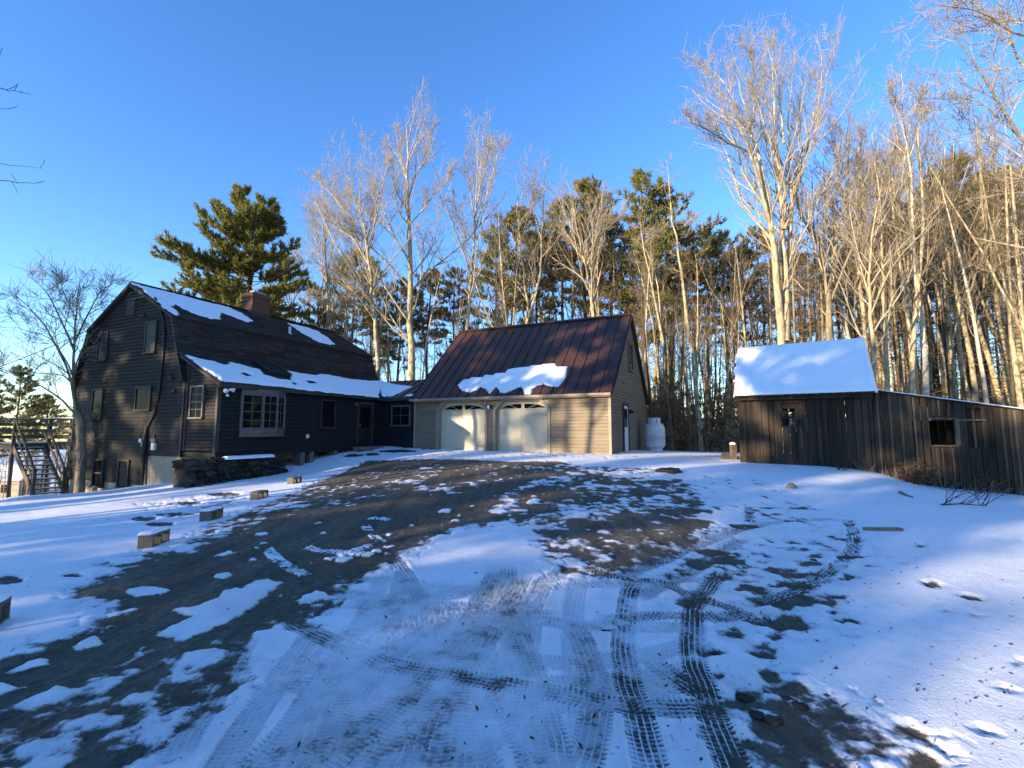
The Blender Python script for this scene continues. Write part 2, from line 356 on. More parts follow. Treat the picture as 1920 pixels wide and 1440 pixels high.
for a0, z0, a1, z1, mb, sd in [(BA0-.14,BZ-.06,AR,RZ,up,1),(BA1+.14,BZ-.06,AR,RZ,up,2),(EA0-.06,EZ-.1,BA0,BZ,lw,3),(EA1+.06,EZ-.1,BA1,BZ,lw,4)]:
    p = hp(a0,O,z0); q = hp(a1,O,z1); e = q-p
    s, n = slab([p, hp(a0,LM+.1,z0), hp(a1,LM+.1,z1), q], .07); mb.add(s.v, s.f)
    shingle(mb, p+n*.002, D1, e, LM+.24, np.linalg.norm(e), seed=sd)
up.beam(hp(AR,O,RZ+.02), hp(AR,LM+.1,RZ+.02), .22, .025)
uro = up.build('upper_roof', M['shingle'], house); lw.build('lower_roof', M['shingle'], house)
er = MB(); e0, ez, e1, e1z = -.26, 3.13, 2.12, 4.34
s, n = slab([hp(e0,-.12,ez), hp(e0,8.6,ez), hp(e1,8.6,e1z), hp(e1,-.12,e1z)], .07); er.add(s.v, s.f)
shingle(er, hp(e0,-.12,ez), D1, hp(e1,0,e1z)-hp(e0,0,ez), 8.72, np.linalg.norm(hp(e1,0,e1z)-hp(e0,0,ez)), seed=7)
er.build('wing_roof', M['shingle'], house)
# chimney
ch = MB(); c0, c1, b0, b1, zt = 4.98, 5.70, 4.58, 5.50, 8.06
ch.box(hp, c0, c1, b0, b1, 6.6, zt); ch.box(hp, c0-.05, c1+.05, b0-.05, b1+.05, zt-.22, zt-.08)
cho = ch.build('chimney', M['brick'], house)
uv = cho.data.uv_layers.new(name='uv')
for pl in cho.data.polygons:
    for li in pl.loop_indices:
        v = np.array(cho.data.vertices[cho.data.loops[li].vertex_index].co); nn = np.array(pl.normal)
        uu = v@D1 if abs(nn@D2) > .5 else v@D2
        uv.data[li].uv = (uu, v[2] if abs(nn[2]) < .5 else v@D2)
cc = MB(); cc.box(hp, c0+.12, c0+.42, b0+.15, b0+.5, zt, zt+.13); cc.box(hp, c0+.1, c0+.4, b1-.5, b1-.15, zt, zt+.1); cc.build('flue', M['concrete'], cho)
cc = MB(); cc.box(hp, c0-.08, c1+.08, b0-.08, b1+.08, 6.9, 6.99); cc.box(hp, c0-.02, c0-.001, b0-.02, b1+.02, 6.9, 7.14); cc.build('flashing', M['trim_dark'], cho)
# vent pipe, skylight
v = MB(); k = onplane(543, 626, hp(BA0,0,BZ), unit(np.cross(D1, hp(AR,0,RZ)-hp(BA0,0,BZ))))
v.tube([k-UZ*.1, k+UZ*.34], .055, 10); v.tube([k-UZ*.02, k+UZ*.06], [.12,.06], 10); v.build('vent_pipe', M['tank'], house, True)
eln = unit(np.cross(D1, hp(e1,0,e1z)-hp(e0,0,ez))); eln = eln if eln[2] > 0 else -eln; elv = unit(hp(e1,0,e1z)-hp(e0,0,ez)); EO = hp(e0,0,ez)
def elr(b, v, h): return EO + D1*b + elv*v + eln*h
sk = MB(); sb0, sb1, sv0, sv1 = 2.45, 3.45, 1.25, 2.32
for q in [(sb0,sb1,sv0,sv0+.1),(sb0,sb1,sv1-.1,sv1),(sb0,sb0+.1,sv0+.1,sv1-.1),(sb1-.1,sb1,sv0+.1,sv1-.1)]:
    sk.box(lambda a, b2, z: elr(a, b2, z), q[0], q[1], q[2], q[3], -.02, .16)
so = sk.build('skylight', M['black'], house); g = MB(); g.box(elr, sb0+.1, sb1-.1, sv0+.1, sv1-.1, .02, .13); g.build('pane', M['skyglass'], so)
# windows of the gable
window(house, gabf, 3.68, 4.65, 2.29, 3.18, 1, 1, .07, 'dark single-pane window beside the black cable', fm='trim_dark', pm='darkglass')
window(house, gabf, 3.62, 4.32, 4.38, 5.56, 1, 2, .07, 'upper window with a pale blind', fm='trim_dark', pm='curtain')
window(house, gabf, 6.85, 7.6, 2.02, 3.2, 1, 2, .06, fm='trim_dark', pm='darkglass')
window(house, gabf, 6.85, 7.55, 4.3, 5.45, 1, 2, .06, fm='trim_dark', pm='darkglass')
window(house, gabf, .66, 1.38, 1.98, 3.08, 2, 4, .055, 'narrow double-hung window with pale bars in the wing side', pm='darkglass')
window(house, gabf, 4.7, 5.4, -.5, .52, 1, 3, .06, fm='trim_dark', pm='darkglass'); window(house, gabf, 6.4, 7.1, -.55, .5, 1, 2, .06, fm='trim_dark', pm='darkglass')
v = MB(); v.box(gabf, 5.15, 5.7, .0, .05, 5.95, 6.5)
for i in range(6): v.box(gabf, 5.2, 5.65, .05, .065, 6.0+.08*i, 6.03+.08*i)
v.build('louver_vent', M['trim_dark'], house)
v = MB(); v.beam(gabf(4.5,.06,6.55), gabf(5.75,.06,6.55), .05, .05); v.build('gable_brace', M['wood_grey'], house)
for a, z in [(2.55,3.42),(2.35,2.95),(4.55,5.85)]:
    v = MB(); v.blob(gabf(a,.03,z), (.10,.06,.10), random.Random(3), 8, 5, .1); v.box(gabf, a-.12, a+.12, .0, .1, z-.05, z-.02); v.build('dryer_vent', M['black'], house)
cb = MB()
cable = [gabf(3.9,.04,6.45), gabf(3.6,.04,6.1), gabf(3.28,.04,5.6), gabf(3.12,.05,5.0), gabf(3.1,.05,4.2), gabf(3.17,.05,3.4), gabf(3.22,.05,2.7), gabf(3.35,.05,2.2), gabf(3.62,.05,1.85), gabf(3.75,.05,1.6)]
cb.tube(cable, .035, 6); cb.tube([gabf(3.75,.06,1.75), gabf(3.8,.06,1.2), gabf(3.82,.06,.75), gabf(3.74,.08,-.45)], [.06,.09,.09,.03], 8); cb.tube([gabf(3.6,.05,.8), gabf(3.64,.05,.2), gabf(3.55,.06,-.4)], .02, 6)
cb.build('power_cable', M['black'], house)
v = MB(); v.tube([gabf(3.98,.0,1.22), gabf(3.98,.14,1.22)], .08, 14); v.box(gabf, 3.9, 4.06, 0, .05, 1.02, 1.3); v.build('electric_meter', M['tank'], house)
v = MB(); v.box(gabf, 3.18, 3.36, 0, .10, .9, 1.14); v.build('junction_box', M['tank'], house)
v = MB(); v.box(gabf, 3.16, 3.44, 0, .09, 1.16, 1.30); v.tube([gabf(3.3,.05,1.2), gabf(3.3,.05,1.45)], .03, 6); v.build('utility_box', M['block'], house)
v = MB(); v.blob(gabf(7.95,.14,.45), (.085,.085,.10), random.Random(1), 12, 8, 0); v.tube([gabf(7.95,0,.56), gabf(7.95,.14,.56)], .03, 6); v.build('porch_lamp', M['white'], house, True)
# front of the wing: bay window, single window, door, lamps
bay = [(.80,0.02),(1.42,.27),(1.98,.27),(2.48,.02)]
bo = MB()
for zz0, zz1, ex in [(2.86,3.0,.05),(1.50,1.60,.06),(1.36,1.50,.02)]:
    pts = [hp(-(o+ex), s+(-.03 if i == 0 else .03 if i == 3 else 0), zz0) for i, (s, o) in enumerate(bay)]; pts = [hp(.0, .77, zz0)]+pts+[hp(.0, 2.51, zz0)]; bo.prism(pts, UZ*(zz1-zz0))
for s, o in bay: bo.box(lambda a, b2, z: hp(-o-a, s+b2, z), -.035, .05, -.045, .045, 1.6, 2.86)
for (s_0, o_0), (s_1, o_1) in zip(bay, bay[1:]):
    for zz in (1.62, 2.80): bo.beam(hp(-o_0-.01, s_0, zz+.02), hp(-o_1-.01, s_1, zz+.02), .05, .07)
bw = bo.build('bay_window', M['frame'], house); bw['label'] = 'three-sided bay window with taupe frame'
for i in range(3):
    (s_0, o_0), (s_1, o_1) = bay[i], bay[i+1]; p0, p1 = hp(-o_0, s_0), hp(-o_1, s_1); g = MB(); g.prism([p0+UZ*1.62, p1+UZ*1.62, p1+UZ*2.84, p0+UZ*2.84], unit(np.cross(p1-p0, UZ))*-.012)
    g.build('pane', M['glass'], bw); bars = MB(); nx = 2; nn = np.cross(p1-p0, UZ); nn = unit(nn); nn = nn if nn@(-D2) > 0 else -nn
    for k in range(1, nx): bars.beam(p0+(p1-p0)*k/nx+UZ*1.63+nn*.018, p0+(p1-p0)*k/nx+UZ*2.83+nn*.018, .02, .02, D1)
    for k in range(1, 4): bars.beam(p0+UZ*(1.63+1.2*k/4)+nn*.016, p1+UZ*(1.63+1.2*k/4)+nn*.016, .02, .018)
    bars.build('glazing_bar', M['frame'], bw)
window(house, ellf, 4.2, 4.98, 1.68, 2.84, 1, 1, .05, 'plain dark window between the bay and the door', fm='trim_dark', pm='darkglass')
d = MB()
for q in [(6.26,6.36,.87,2.86),(7.2,7.3,.87,2.86)]: d.box(ellf, q[0], q[1], .0, .08, q[2], q[3])
d.box(ellf, 6.36, 7.2, .0, .08, 2.76, 2.86); dfo = d.build('door_frame', M['trim_dark'], house)
d = MB(); d.box(ellf, 6.37, 7.19, .004, .045, .9, 2.75); d.box(ellf, 6.5, 7.06, .045, .055, 1.0, 1.6); do = d.build('door', M['inside'], house)
g = MB(); g.box(ellf, 6.48, 7.08, .043, .051, 1.7, 2.62); g.build('pane', M['glass'], do); g = MB(); g.blob(ellf(6.45,.07,1.8), (.035,.035,.035), random.Random(1), 8, 6, 0); g.build('door_knob', M['trim_tan'], do, True)
v = MB(); v.box(ellf, 6.1, 7.5, .02, .62, .70, .86); v.build('door_step', M['rock'], house)
v = MB(); v.box(ellf, 6.12, 6.24, 0, .1, 2.66, 2.8); v.build('porch_lamp', M['frame'], house)
v = MB(); v.box(ellf, 3.55, 3.68, 0, .05, 1.28, 1.42); v.build('outlet_box', M['tank'], house)
fl = MB(); fc = ellf(.2, .0, 2.83)
fl.tube([ellf(.2,0,2.86), ellf(.2,.10,2.86)], .06, 10); flo = fl.build('flood_light', M['white'], house)
for dx, zz in ((-.13, 2.9), (.16, 2.93)):
    h = MB(); h.tube([ellf(.2,.09,2.86), ellf(.2+dx*.5,.16,zz), ellf(.2+dx,.26,zz-.03)], [.02,.045,.075], 12); h.build('lamp_head', M['white'], flo, True)
h = MB(); h.blob(ellf(.22,.13,2.73), (.05,.05,.045), random.Random(2), 10, 6, 0); h.build('motion_sensor', M['white'], flo, True)
wp = MB(); wa = gabf(3.95,.06,6.42); wb = atY(-260, 768, 13.5); wp.tube([wa*(1-t)+wb*t-UZ*.35*math.sin(math.pi*t) for t in np.linspace(0, 1, 14)], .011, 5)
tag(wp.build('service_wire', M['black'], None), 'thin overhead service wire running from the house gable out of the picture at left', 'wire')
# piers under the wing
for b_ in (.42, 1.95, 3.5, 3.95, 5.2):
    v = MB(); gx = hp(.25, b_); z0 = tz(gx[0], gx[1])-.1; v.box(hp, .05, .45, b_-.1, b_+.1, z0, .735); v.build('pier', M['block'], house)
# connecting passage between house and garage
cw = MB()
def garf(s, o, z): return gp(s, -o, z)
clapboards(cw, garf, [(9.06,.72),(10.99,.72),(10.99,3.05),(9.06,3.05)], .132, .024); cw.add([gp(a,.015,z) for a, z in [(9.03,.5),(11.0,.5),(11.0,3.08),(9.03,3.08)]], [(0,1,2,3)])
cw.build('passage_wall', M['siding_shaded'], house)
window(house, garf, 9.24, 10.34, 1.78, 2.74, 2, 2, .07, 'small two-by-two window of the passage', split=False)
cr = MB(); s, n = slab([gp(12.4,-.2,3.10), gp(9.0,-.2,3.10), gp(9.0,2.0,4.16), gp(12.4,2.0,4.16)], .06); cr.add(s.v, s.f)
cn = n; ce = unit(gp(9,2.0,4.16)-gp(9,-.2,3.1))
for k in range(8):
    a = 12.3-.42*k; cr.beam(gp(a,-.19,3.1)+n*.018, gp(a,2.0,4.16)+n*.018, .02, .034, n)
s, n2 = slab([gp(12.4,4.2,3.1), gp(9.0,4.2,3.1), gp(9.0,2.02,4.16), gp(12.4,2.02,4.16)], .06); cr.add(s.v, s.f)
cr.build('passage_roof', M['metal_roof'], house)
f = MB(); f.box(gp, 9.2, 11.05, -.215, -.18, 2.95, 3.09); f.build('passage_fascia', M['trim_dark'], house)
# snow lying on the house roofs
un = unit(np.cross(D1, hp(AR,0,RZ)-hp(BA0-.14,0,BZ-.06))); un = un if un[2] > 0 else -un; uvv = unit(hp(AR,0,RZ)-hp(BA0-.14,0,BZ-.06)); UO = hp(BA0-.14,O,BZ-.06)+un*.02
def roof_snow(label, polys, O_, eu, ev, P0, n, holes=(), **kw):
    o = snow_sheet('roof_snow', O_, eu, ev, [pxpoly(p, P0, n, O_, eu, ev) for p in polys], [pxpoly(h, P0, n, O_, eu, ev) for h in holes], **kw)
    return tag(o, label, 'roof snow', 'snow lying on the roofs')
roof_snow('long snow sheet on the upper gambrel slope from the gable peak towards the chimney', [[(250,531),(300,543),(372,562),(430,577),(455,588),(475,602),(462,603),(432,590),(412,584),(412,597),(396,597),(372,590),(350,580),(330,571),(322,575),(331,591),(322,587),(285,556)]], UO, D1, uvv, UO, un, thick=.022, seed=3, rag=.34, edge=.2)
roof_snow('narrow melting snow strip near the far end of the house ridge', [[(540,606),(570,612),(598,622),(612,632),(626,644),(618,646),(596,640),(572,627),(556,617)]], UO, D1, uvv, UO, un, thick=.016, seed=4, rag=.36, edge=.2)
roof_snow('broad snow cover along the low wing roof with dark melt holes and a skylight', [[(345,664),(375,673),(400,678),(425,686),(432,679),(450,684),(470,690),(489,693),(494,703),(522,711),(548,713),(545,705),(531,694),(560,700),(590,704),(600,701),(630,706),(660,712),(690,714),(718,714),(708,744),(640,738),(560,729),(480,720),(414,713)]],
    EO+eln*.02, D1, elv, EO+eln*.02, eln, holes=[[(444,698),(458,697),(474,704),(462,706)],[(570,713),(588,714),(600,720),(580,720)],[(548,715),(560,719),(555,724),(544,718)]], thick=.042, seed=5, rag=.17, edge=.12)
PO = gp(9.0,-.2,3.10)+cn*.02
roof_snow('striped snow between the seams of the passage roof', [[(705,717),(722,716),(745,722),(772,725),(755,732),(748,737),(735,742),(708,744)],[(758,742),(777,739),(768,742)]], PO, -D2, ce, PO, cn, thick=.05, seed=6, rag=.07, edge=.06)

#@GARAGE
# ================================================================== GARAGE
go = gp(4.5, 4, .66)
garage = thing('garage', 'brown clapboard garage with a steep brown metal roof and two cream doors', 'garage', go)
GZ = .64; GE = 2.93
def ggab(s, o, z): return gp(-o, s, z)
w = MB()
def rect_clap(s0, s1, z0, z1): clapboards(w, garf, [(s0,z0),(s1,z0),(s1,z1),(s0,z1)], .132, .026, GZ)
DR = [(2.52,4.86),(5.36,7.72)]; DT = 2.80
rect_clap(.06, DR[0][0], GZ, GE); rect_clap(DR[0][1], DR[1][0], GZ, GE); rect_clap(DR[1][1], 9.0, GZ, GE)
for a, b2 in DR: rect_clap(a, b2, DT, GE)
for s0, s1, z0, z1 in [(0,DR[0][0],.4,GE),(DR[0][1],DR[1][0],.4,GE),(DR[1][1],9.03,.4,GE),(DR[0][0],DR[0][1],DT,GE),(DR[1][0],DR[1][1],DT,GE)]:
    w.box(gp, s0, s1, .010, .12, z0, z1)
w.build('front_wall', M['siding_tan'], garage)
GR = 4.12; GRZ = 6.98; GD = 8.2
w = MB(); clapboards(w, ggab, [(.05,.55),(GD,.55),(GD,3.0),(GR,6.86),(.05,3.05)], .132, .026); w.add([gp(.015,b_,z) for b_, z in [(0,.3),(GD,.3),(GD,3.0),(GR,6.86),(0,3.0)]], [tuple(range(5))])
w.build('gable_wall', M['siding_tan'], garage)
w = MB(); w.add([gp(9.02,b_,z) for b_, z in [(0,.3),(GD,.3),(GD,3.0),(GR,6.86),(0,3.0)]], [tuple(range(5))]); w.add([gp(a,GD,z) for a, z in [(0,.3),(9,.3),(9,3),(0,3)]], [(0,1,2,3)])
w.build('rear_wall', M['siding_tan'], garage)
w = MB(); w.box(gp, .02, 9.0, .03, GD-.03, .1, .5); w.build('foundation', M['concrete'], garage)
t = MB(); t.box(gp, -.03, .07, -.03, -.001, .6, GE); t.box(gp, -.03, -.001, 0, .09, .58, 3.0); t.build('corner_board', M['trim_tan'], garage); t = MB(); t.box(gp, 8.97, 9.06, -.035, 0, .66, 2.96); t.build('corner_board', M['trim_tan'], garage)
# metal roof with standing seams
rf = MB(); E0 = (-.27, 2.96); slope = (GRZ-E0[1])/(GR-E0[0])
p = [gp(-.12,E0[0],E0[1]), gp(9.14,E0[0],E0[1]), gp(9.14,GR,GRZ), gp(-.12,GR,GRZ)]
s, gn = slab(p, .05); rf.add(s.v, s.f); gv = unit(p[3]-p[0]); GO = p[1]
nse = 19
for k in range(nse+1):
    a = -.10+9.22*k/nse; rf.beam(gp(a,E0[0],E0[1])+gn*.018, gp(a,GR,GRZ)+gn*.018, .018, .036, gn)
zb = GRZ-slope*(GD+.3-GR)
s, n = slab([gp(-.12,GD+.3,zb), gp(9.14,GD+.3,zb), gp(9.14,GR+.01,GRZ), gp(-.12,GR+.01,GRZ)], .05); rf.add(s.v, s.f)
rfo = rf.build('roof', M['metal_roof'], garage)
rc = MB(); rc.prism([gp(-.13,GR-.16,GRZ-.11)+UZ*.05, gp(-.13,GR,GRZ+.06), gp(-.13,GR+.16,GRZ-.11)+UZ*.05], D2*9.28); rc.build('ridge_cap', M['metal_roof'], rfo)
for a in (-.115, 9.13):
    rk = MB()
    for (b_, z_) in ((E0[0], E0[1]), (GD+.3, zb)): rk.beam(gp(a,b_,z_-.06), gp(a,GR,GRZ-.06), .03, .13, D2)
    rk.build('rake_trim', M['metal_roof'], garage)
gt = MB(); gt.box(gp, -.1, 9.12, -.36, -.275, 2.90, 2.99); gt.build('gutter', M['trim_tan'], garage); ff = MB(); ff.box(gp, -.05, 9.08, -.27, .0, 2.86, 2.925); ff.build('soffit', M['trim_tan'], garage)
# garage doors with chamfered surrounds
for i, (a0, a1) in enumerate(DR):
    cx = .36; tr = MB(); tw = .11
    outer = [(a0-tw,.6),(a0-tw,DT-cx+.02),(a0+cx-.07,DT+tw),(a1-cx+.07,DT+tw),(a1+tw,DT-cx+.02),(a1+tw,.6)]
    inner = [(a0,.6),(a0,DT-cx),(a0+cx,DT),(a1-cx,DT),(a1,DT-cx),(a1,.6)]
    for k in range(5):
        tr.prism([gp(x,-.055,z) for x, z in (outer[k], outer[k+1], inner[k+1], inner[k])], D1*.05)
    # jambs, head and corner fillers of the opening
    tr.box(gp, a0-.01, a0+.02, 0, .2, .6, DT); tr.box(gp, a1-.02, a1+.01, 0, .2, .6, DT); tr.box(gp, a0, a1, 0, .2, DT-.02, DT+.02)
    for sgn, ac in ((1,a0),(-1,a1)): tr.prism([gp(ac,-.004,DT-cx), gp(ac+sgn*cx,-.004,DT), gp(ac,-.004,DT)], D1*.14)
    tr.build('door_surround', M['trim_tan'], garage)
    dr = MB(); zb0, zt0 = .65, DT-.02; nrow = 8; rh = (zt0-zb0)/nrow
    dr.box(gp, a0+.02, a1-.02, .17, .2, zb0, zt0); mid = (a0+a1)/2
    for r_ in range(nrow-1):
        for s0, s1 in ((a0+.10, mid-.07),(mid+.07, a1-.10)):
            z0 = zb0+rh*r_+.025; z1 = zb0+rh*(r_+1)-.025
            dr.prism([gp(s0,.17,z0), gp(s1,.17,z0), gp(s1,.17,z1), gp(s0,.17,z1)], D1*-.018)
    for k in range(1, 4): dr.box(gp, a0+.02, a1-.02, .1665, .1715, zb0+rh*2*k-.006, zb0+rh*2*k+.006)
    dro = dr.build('garage_door', M['door_cream'], garage); dro['label'] = ['right-hand cream door, evenly dappled', 'left-hand cream door crossed by a slanting shadow'][i]
    # fan lights: quarter sunbursts in the top section
    for s0, s1, hub in ((a0+.14, mid-.07, mid-.07),(mid+.07, a1-.14, mid+.07)):
        z0 = zt0-.37; g = MB(); sg = 1 if hub == s0 else -1; Lw = s1-s0; pts = [(hub,z0)]
        for k in range(9):
            th = math.pi/2*k/8; pts.append((hub+sg*Lw*math.cos(th), z0+.27*math.sin(th)**.8))
        g.prism([gp(x,.165,z) for x, z in pts], D1*.006); gw = g.build('fan_light', M['glass'], dro)
        b_ = MB()
        for th in (0.0, .42, .95): b_.beam(gp(hub,.155,z0+.01), gp(hub+sg*Lw*math.cos(th)*.97,.155,z0+.01+.27*math.sin(th)), .012, .04, D1)
        b_.tube([gp(hub+sg*.13*math.cos(t_),.157,z0+.08*math.sin(t_)) for t_ in np.linspace(0, math.pi/2, 6)], .014, 5)
        b_.build('glazing_bar', M['door_cream'], gw)
lp = MB(); la = 5.11; lp.box(garf, la-.05, la+.05, .02, .09, 2.5, 2.66); lp.tube([garf(la,.06,2.6), garf(la,.18,2.66)], .025, 6); lo_ = lp.build('wall_lamp', M['black'], garage)
g = MB(); g.blob(garf(la,.20,2.56), (.065,.065,.085), random.Random(4), 12, 8, 0); g.build('lamp_globe', M['white'], lo_, True)
# side door, gable window, lamp
d = MB()
for q in [(2.1,2.22,.6,2.74),(3.16,3.28,.6,2.74)]: d.box(ggab, q[0], q[1], .0, .075, q[2], q[3])
d.box(ggab, 2.22, 3.16, 0, .075, 2.64, 2.74); d.build('door_frame', M['trim_dark'], garage)
d = MB(); d.box(ggab, 2.23, 3.15, .004, .043, .62, 2.63)
for z0, z1 in ((.75,1.25),(1.35,1.6)):
    for s0, s1 in ((2.33,2.65),(2.73,3.05)): d.box(ggab, s0, s1, .043, .05, z0, z1)
do = d.build('side_door', M['white'], garage); g = MB(); g.box(ggab, 2.36, 3.02, .041, .049, 1.72, 2.5); g.build('pane', M['glass'], do)
g = MB(); g.blob(ggab(2.31,.07,1.55), (.03,.03,.03), random.Random(1), 8, 6, 0); g.build('door_knob', M['trim_tan'], do, True)
window(garage, ggab, 3.62, 4.58, 4.3, 5.62, 1, 2, .09)
v = MB(); v.box(ggab, 3.5, 3.6, 0, .12, 2.3, 2.5); v.tube([ggab(3.55,.1,2.44), ggab(3.55,.22,2.36)], [.04,.06], 8); v.build('wall_lamp', M['black'], garage)
# roof snow of the garage, in scallops between the seams
SO = gp(9.14,E0[0],E0[1])+gn*.012; seamw = 9.22/nse
px = [(858,722),(870,712),(880,711),(885,708),(905,708),(910,703),(925,704),(930,700),(948,700),(952,693),(972,690),(976,689),(992,688),(997,685),(1014,685),(1019,683),(1040,682),(1045,688),(1062,688),(1060,706),(1052,718),(1046,725),(1035,724),(1022,719),(1008,722),(998,728),(994,739),(984,740),(982,728),(975,724),(960,731),(950,736),(938,735),(934,728),(930,724),(918,738),(911,728),(900,724),(894,730),(880,735),(866,732)]
o = snow_sheet('roof_snow', SO, -D2, gv, [pxpoly(px, SO, gn, SO, -D2, gv)], thick=.045, res=.03, seed=9, rag=.08, edge=.10)
tag(o, 'scalloped bright snow patch left on the brown metal garage roof', 'roof snow', 'snow lying on the roofs')
# icicle tips on the gutter
# ------------------------------------------------------------------ propane tank
tp = np.array([.302*23.0, 23.0]); tzz = tz(*tp)+.02
tank = thing('propane_tank', 'upright whitish propane tank behind the right corner of the garage', 'propane tank', (tp[0], tp[1], tzz))
c = np.array([tp[0], tp[1], tzz]); r_ = .49
v = MB(); v.lathe(c, [(.05,.12),(r_*.75,.13),(r_*.95,.22),(r_,.34),(r_,.74),(r_+.012,.745),(r_+.012,.80),(r_,.805),(r_,1.05),(r_*.96,1.17),(r_*.84,1.28),(r_*.6,1.36),(.1,1.40),(.01,1.4)], 40); v.build('body', M['tank'], tank, True)
v = MB(); v.lathe(c, [(r_*.72,0),(r_*.72,.14)], 32); v.build('foot_ring', M['tank'], tank)
v = MB()
for k in range(28):
    t0, t1 = 2*math.pi*k/28, 2*math.pi*(k+1)/28
    if k % 7 in (0,): zz0 = 1.54
    else: zz0 = 1.33
    P = [c+np.array([math.cos(t)*.29, math.sin(t)*.29, 0]) for t in (t0, t1)]; P2 = [c+np.array([math.cos(t)*.275, math.sin(t)*.275, 0]) for t in (t0, t1)]
    v.hexa([P[0]+UZ*zz0, P[1]+UZ*zz0, P2[1]+UZ*zz0, P2[0]+UZ*zz0, P[0]+UZ*1.60, P[1]+UZ*1.60, P2[1]+UZ*1.60, P2[0]+UZ*1.60])
v.build('collar', M['tank'], tank); v = MB(); v.tube([c+UZ*1.38, c+UZ*1.56], .05, 8); v.tube([c+UZ*1.5, c+np.array([.16,-.1,1.5])], .025, 6); v.build('valve', M['trim_tan'], tank)

#@SHED
# ================================================================== SHED
so_ = sp(2, 2, .4)
shed = thing('shed', 'old weathered board shed with snowy roof and a long lean-to sloping down at its right', 'shed', so_)
SW = 3.70; SD = 3.6; LT = 8.6
def ltop(a): return 2.80-(a-SW)*(2.80-2.12)/(6.97-SW)     # lean-to roof line
def sbot(a): return np.interp(a, [0,2.6,2.62,3.8,4.4,6.8,9], [.44,.40,.38,.2,.0,-.25,-.5])
def boards(fr, a0, a1, topf, botf, holes, seed, wr=(.16,.25), th=.025, rand=.012):
    mb = MB(); r = random.Random(seed); a = a0; edges = sorted(set([h[0] for h in holes]+[h[1] for h in holes]))
    while a < a1-.02:
        wd = r.uniform(*wr); nx_ = [e for e in edges if a+.03 < e < a+wd+.07]
        b_ = nx_[0] if nx_ else a+wd
        b_ = min(b_, a1); o = r.uniform(0, rand); m_ = (a+b_)/2; iv = [(botf(m_)+r.uniform(-.03,.03), topf(m_))]
        for h in holes:
            if h[0]-.01 < m_ < h[1]+.01:
                nv = []
                for z0, z1 in iv:
                    if h[2] > z0: nv.append((z0, min(z1, h[2])))
                    if h[3] < z1: nv.append((max(z0, h[3]), z1))
                iv = [q for q in nv if q[1]-q[0] > .01]
        g = r.uniform(.003, .012)
        for z0, z1 in iv:
            t0 = topf(a) if abs(z1-topf(m_)) < 1e-6 else z1; t1 = topf(b_) if abs(z1-topf(m_)) < 1e-6 else z1
            A = [fr(a+g,o,z0),fr(b_-g,o,z0),fr(b_-g,o+th,z0),fr(a+g,o+th,z0),fr(a+g,o,t0),fr(b_-g,o,t1),fr(b_-g,o+th,t1),fr(a+g,o+th,t0)]; mb.hexa(A)
        a = b_
    return mb
def shf(s, o, z): return sp(s, -o, z)
H1 = (1.27,1.80,1.72,2.50); H2 = (4.98,5.54,1.17,1.92); H3 = (6.93,7.5,1.2,1.82); H4 = (5.80,6.13,1.1,2.2)
boards(shf, 0, SW, lambda a: 2.88, sbot, [H1], 5).build('front_wall', M['board'], shed)
mbl = boards(shf, SW, LT, ltop, lambda a: float(sbot(a))-.25, [H2, H3, H4], 8, (.2,.3)); mbl.build('lean_to_wall', M['board'], shed)
bt_ = MB(); r = random.Random(12); a = SW+.1
while a < LT-.1:
    if not any(h[0]-.1 < a < h[1]+.1 for h in (H2, H3, H4)) : bt_.box(shf, a, a+.05, .04, .06, float(sbot(a))-.1+r.uniform(0,.5)*(r.random() < .3), ltop(a)-.03)
    a += r.uniform(.2, .34)
for h in (H2,):
    for q in (4.98+.1,5.2,5.42): bt_.box(shf, q, q+.045, .04, .06, -.05, 1.08); bt_.box(shf, q, q+.045, .04, .06, 2.0, ltop(q)-.03)
bt_.build('batten', M['board_grey'], shed)
def sback(s, o, z): return sp(s, SD+o, z)
HB = (1.45,2.05,1.5,2.3)
boards(sback, 0, SW, lambda a: 2.85, lambda a: .45, [HB], 21).build('rear_wall', M['board'], shed)
def sside(s, o, z): return sp(0-o, s, z)
boards(sside, 0, SD, lambda s: min(2.9+(s)*1.0, 2.9+(SD-s)*1.0), lambda s: .44, [], 22).build('side_wall', M['board'], shed)
def sside2(s, o, z): return sp(SW+o, s, z)
boards(sside2, 0, SD, lambda s: min(2.9+(s)*1.0, 2.9+(SD-s)*1.0), lambda s: .3, [], 23).build('side_wall', M['board'], shed)
v = MB(); v.box(sp, .03, SW, .05, SD, .40, .46); v.box(sp, SW+.1, LT, .3, SD, -.6, .1); v.build('floor', M['inside'], shed)
v = MB(); v.box(sp, SW, LT, 1.6, 1.63, -.5, 1.9); v.box(sp, 5.70, 6.25, .12, .15, -.5, 2.25); v.build('inner_wall', M['board'], shed)
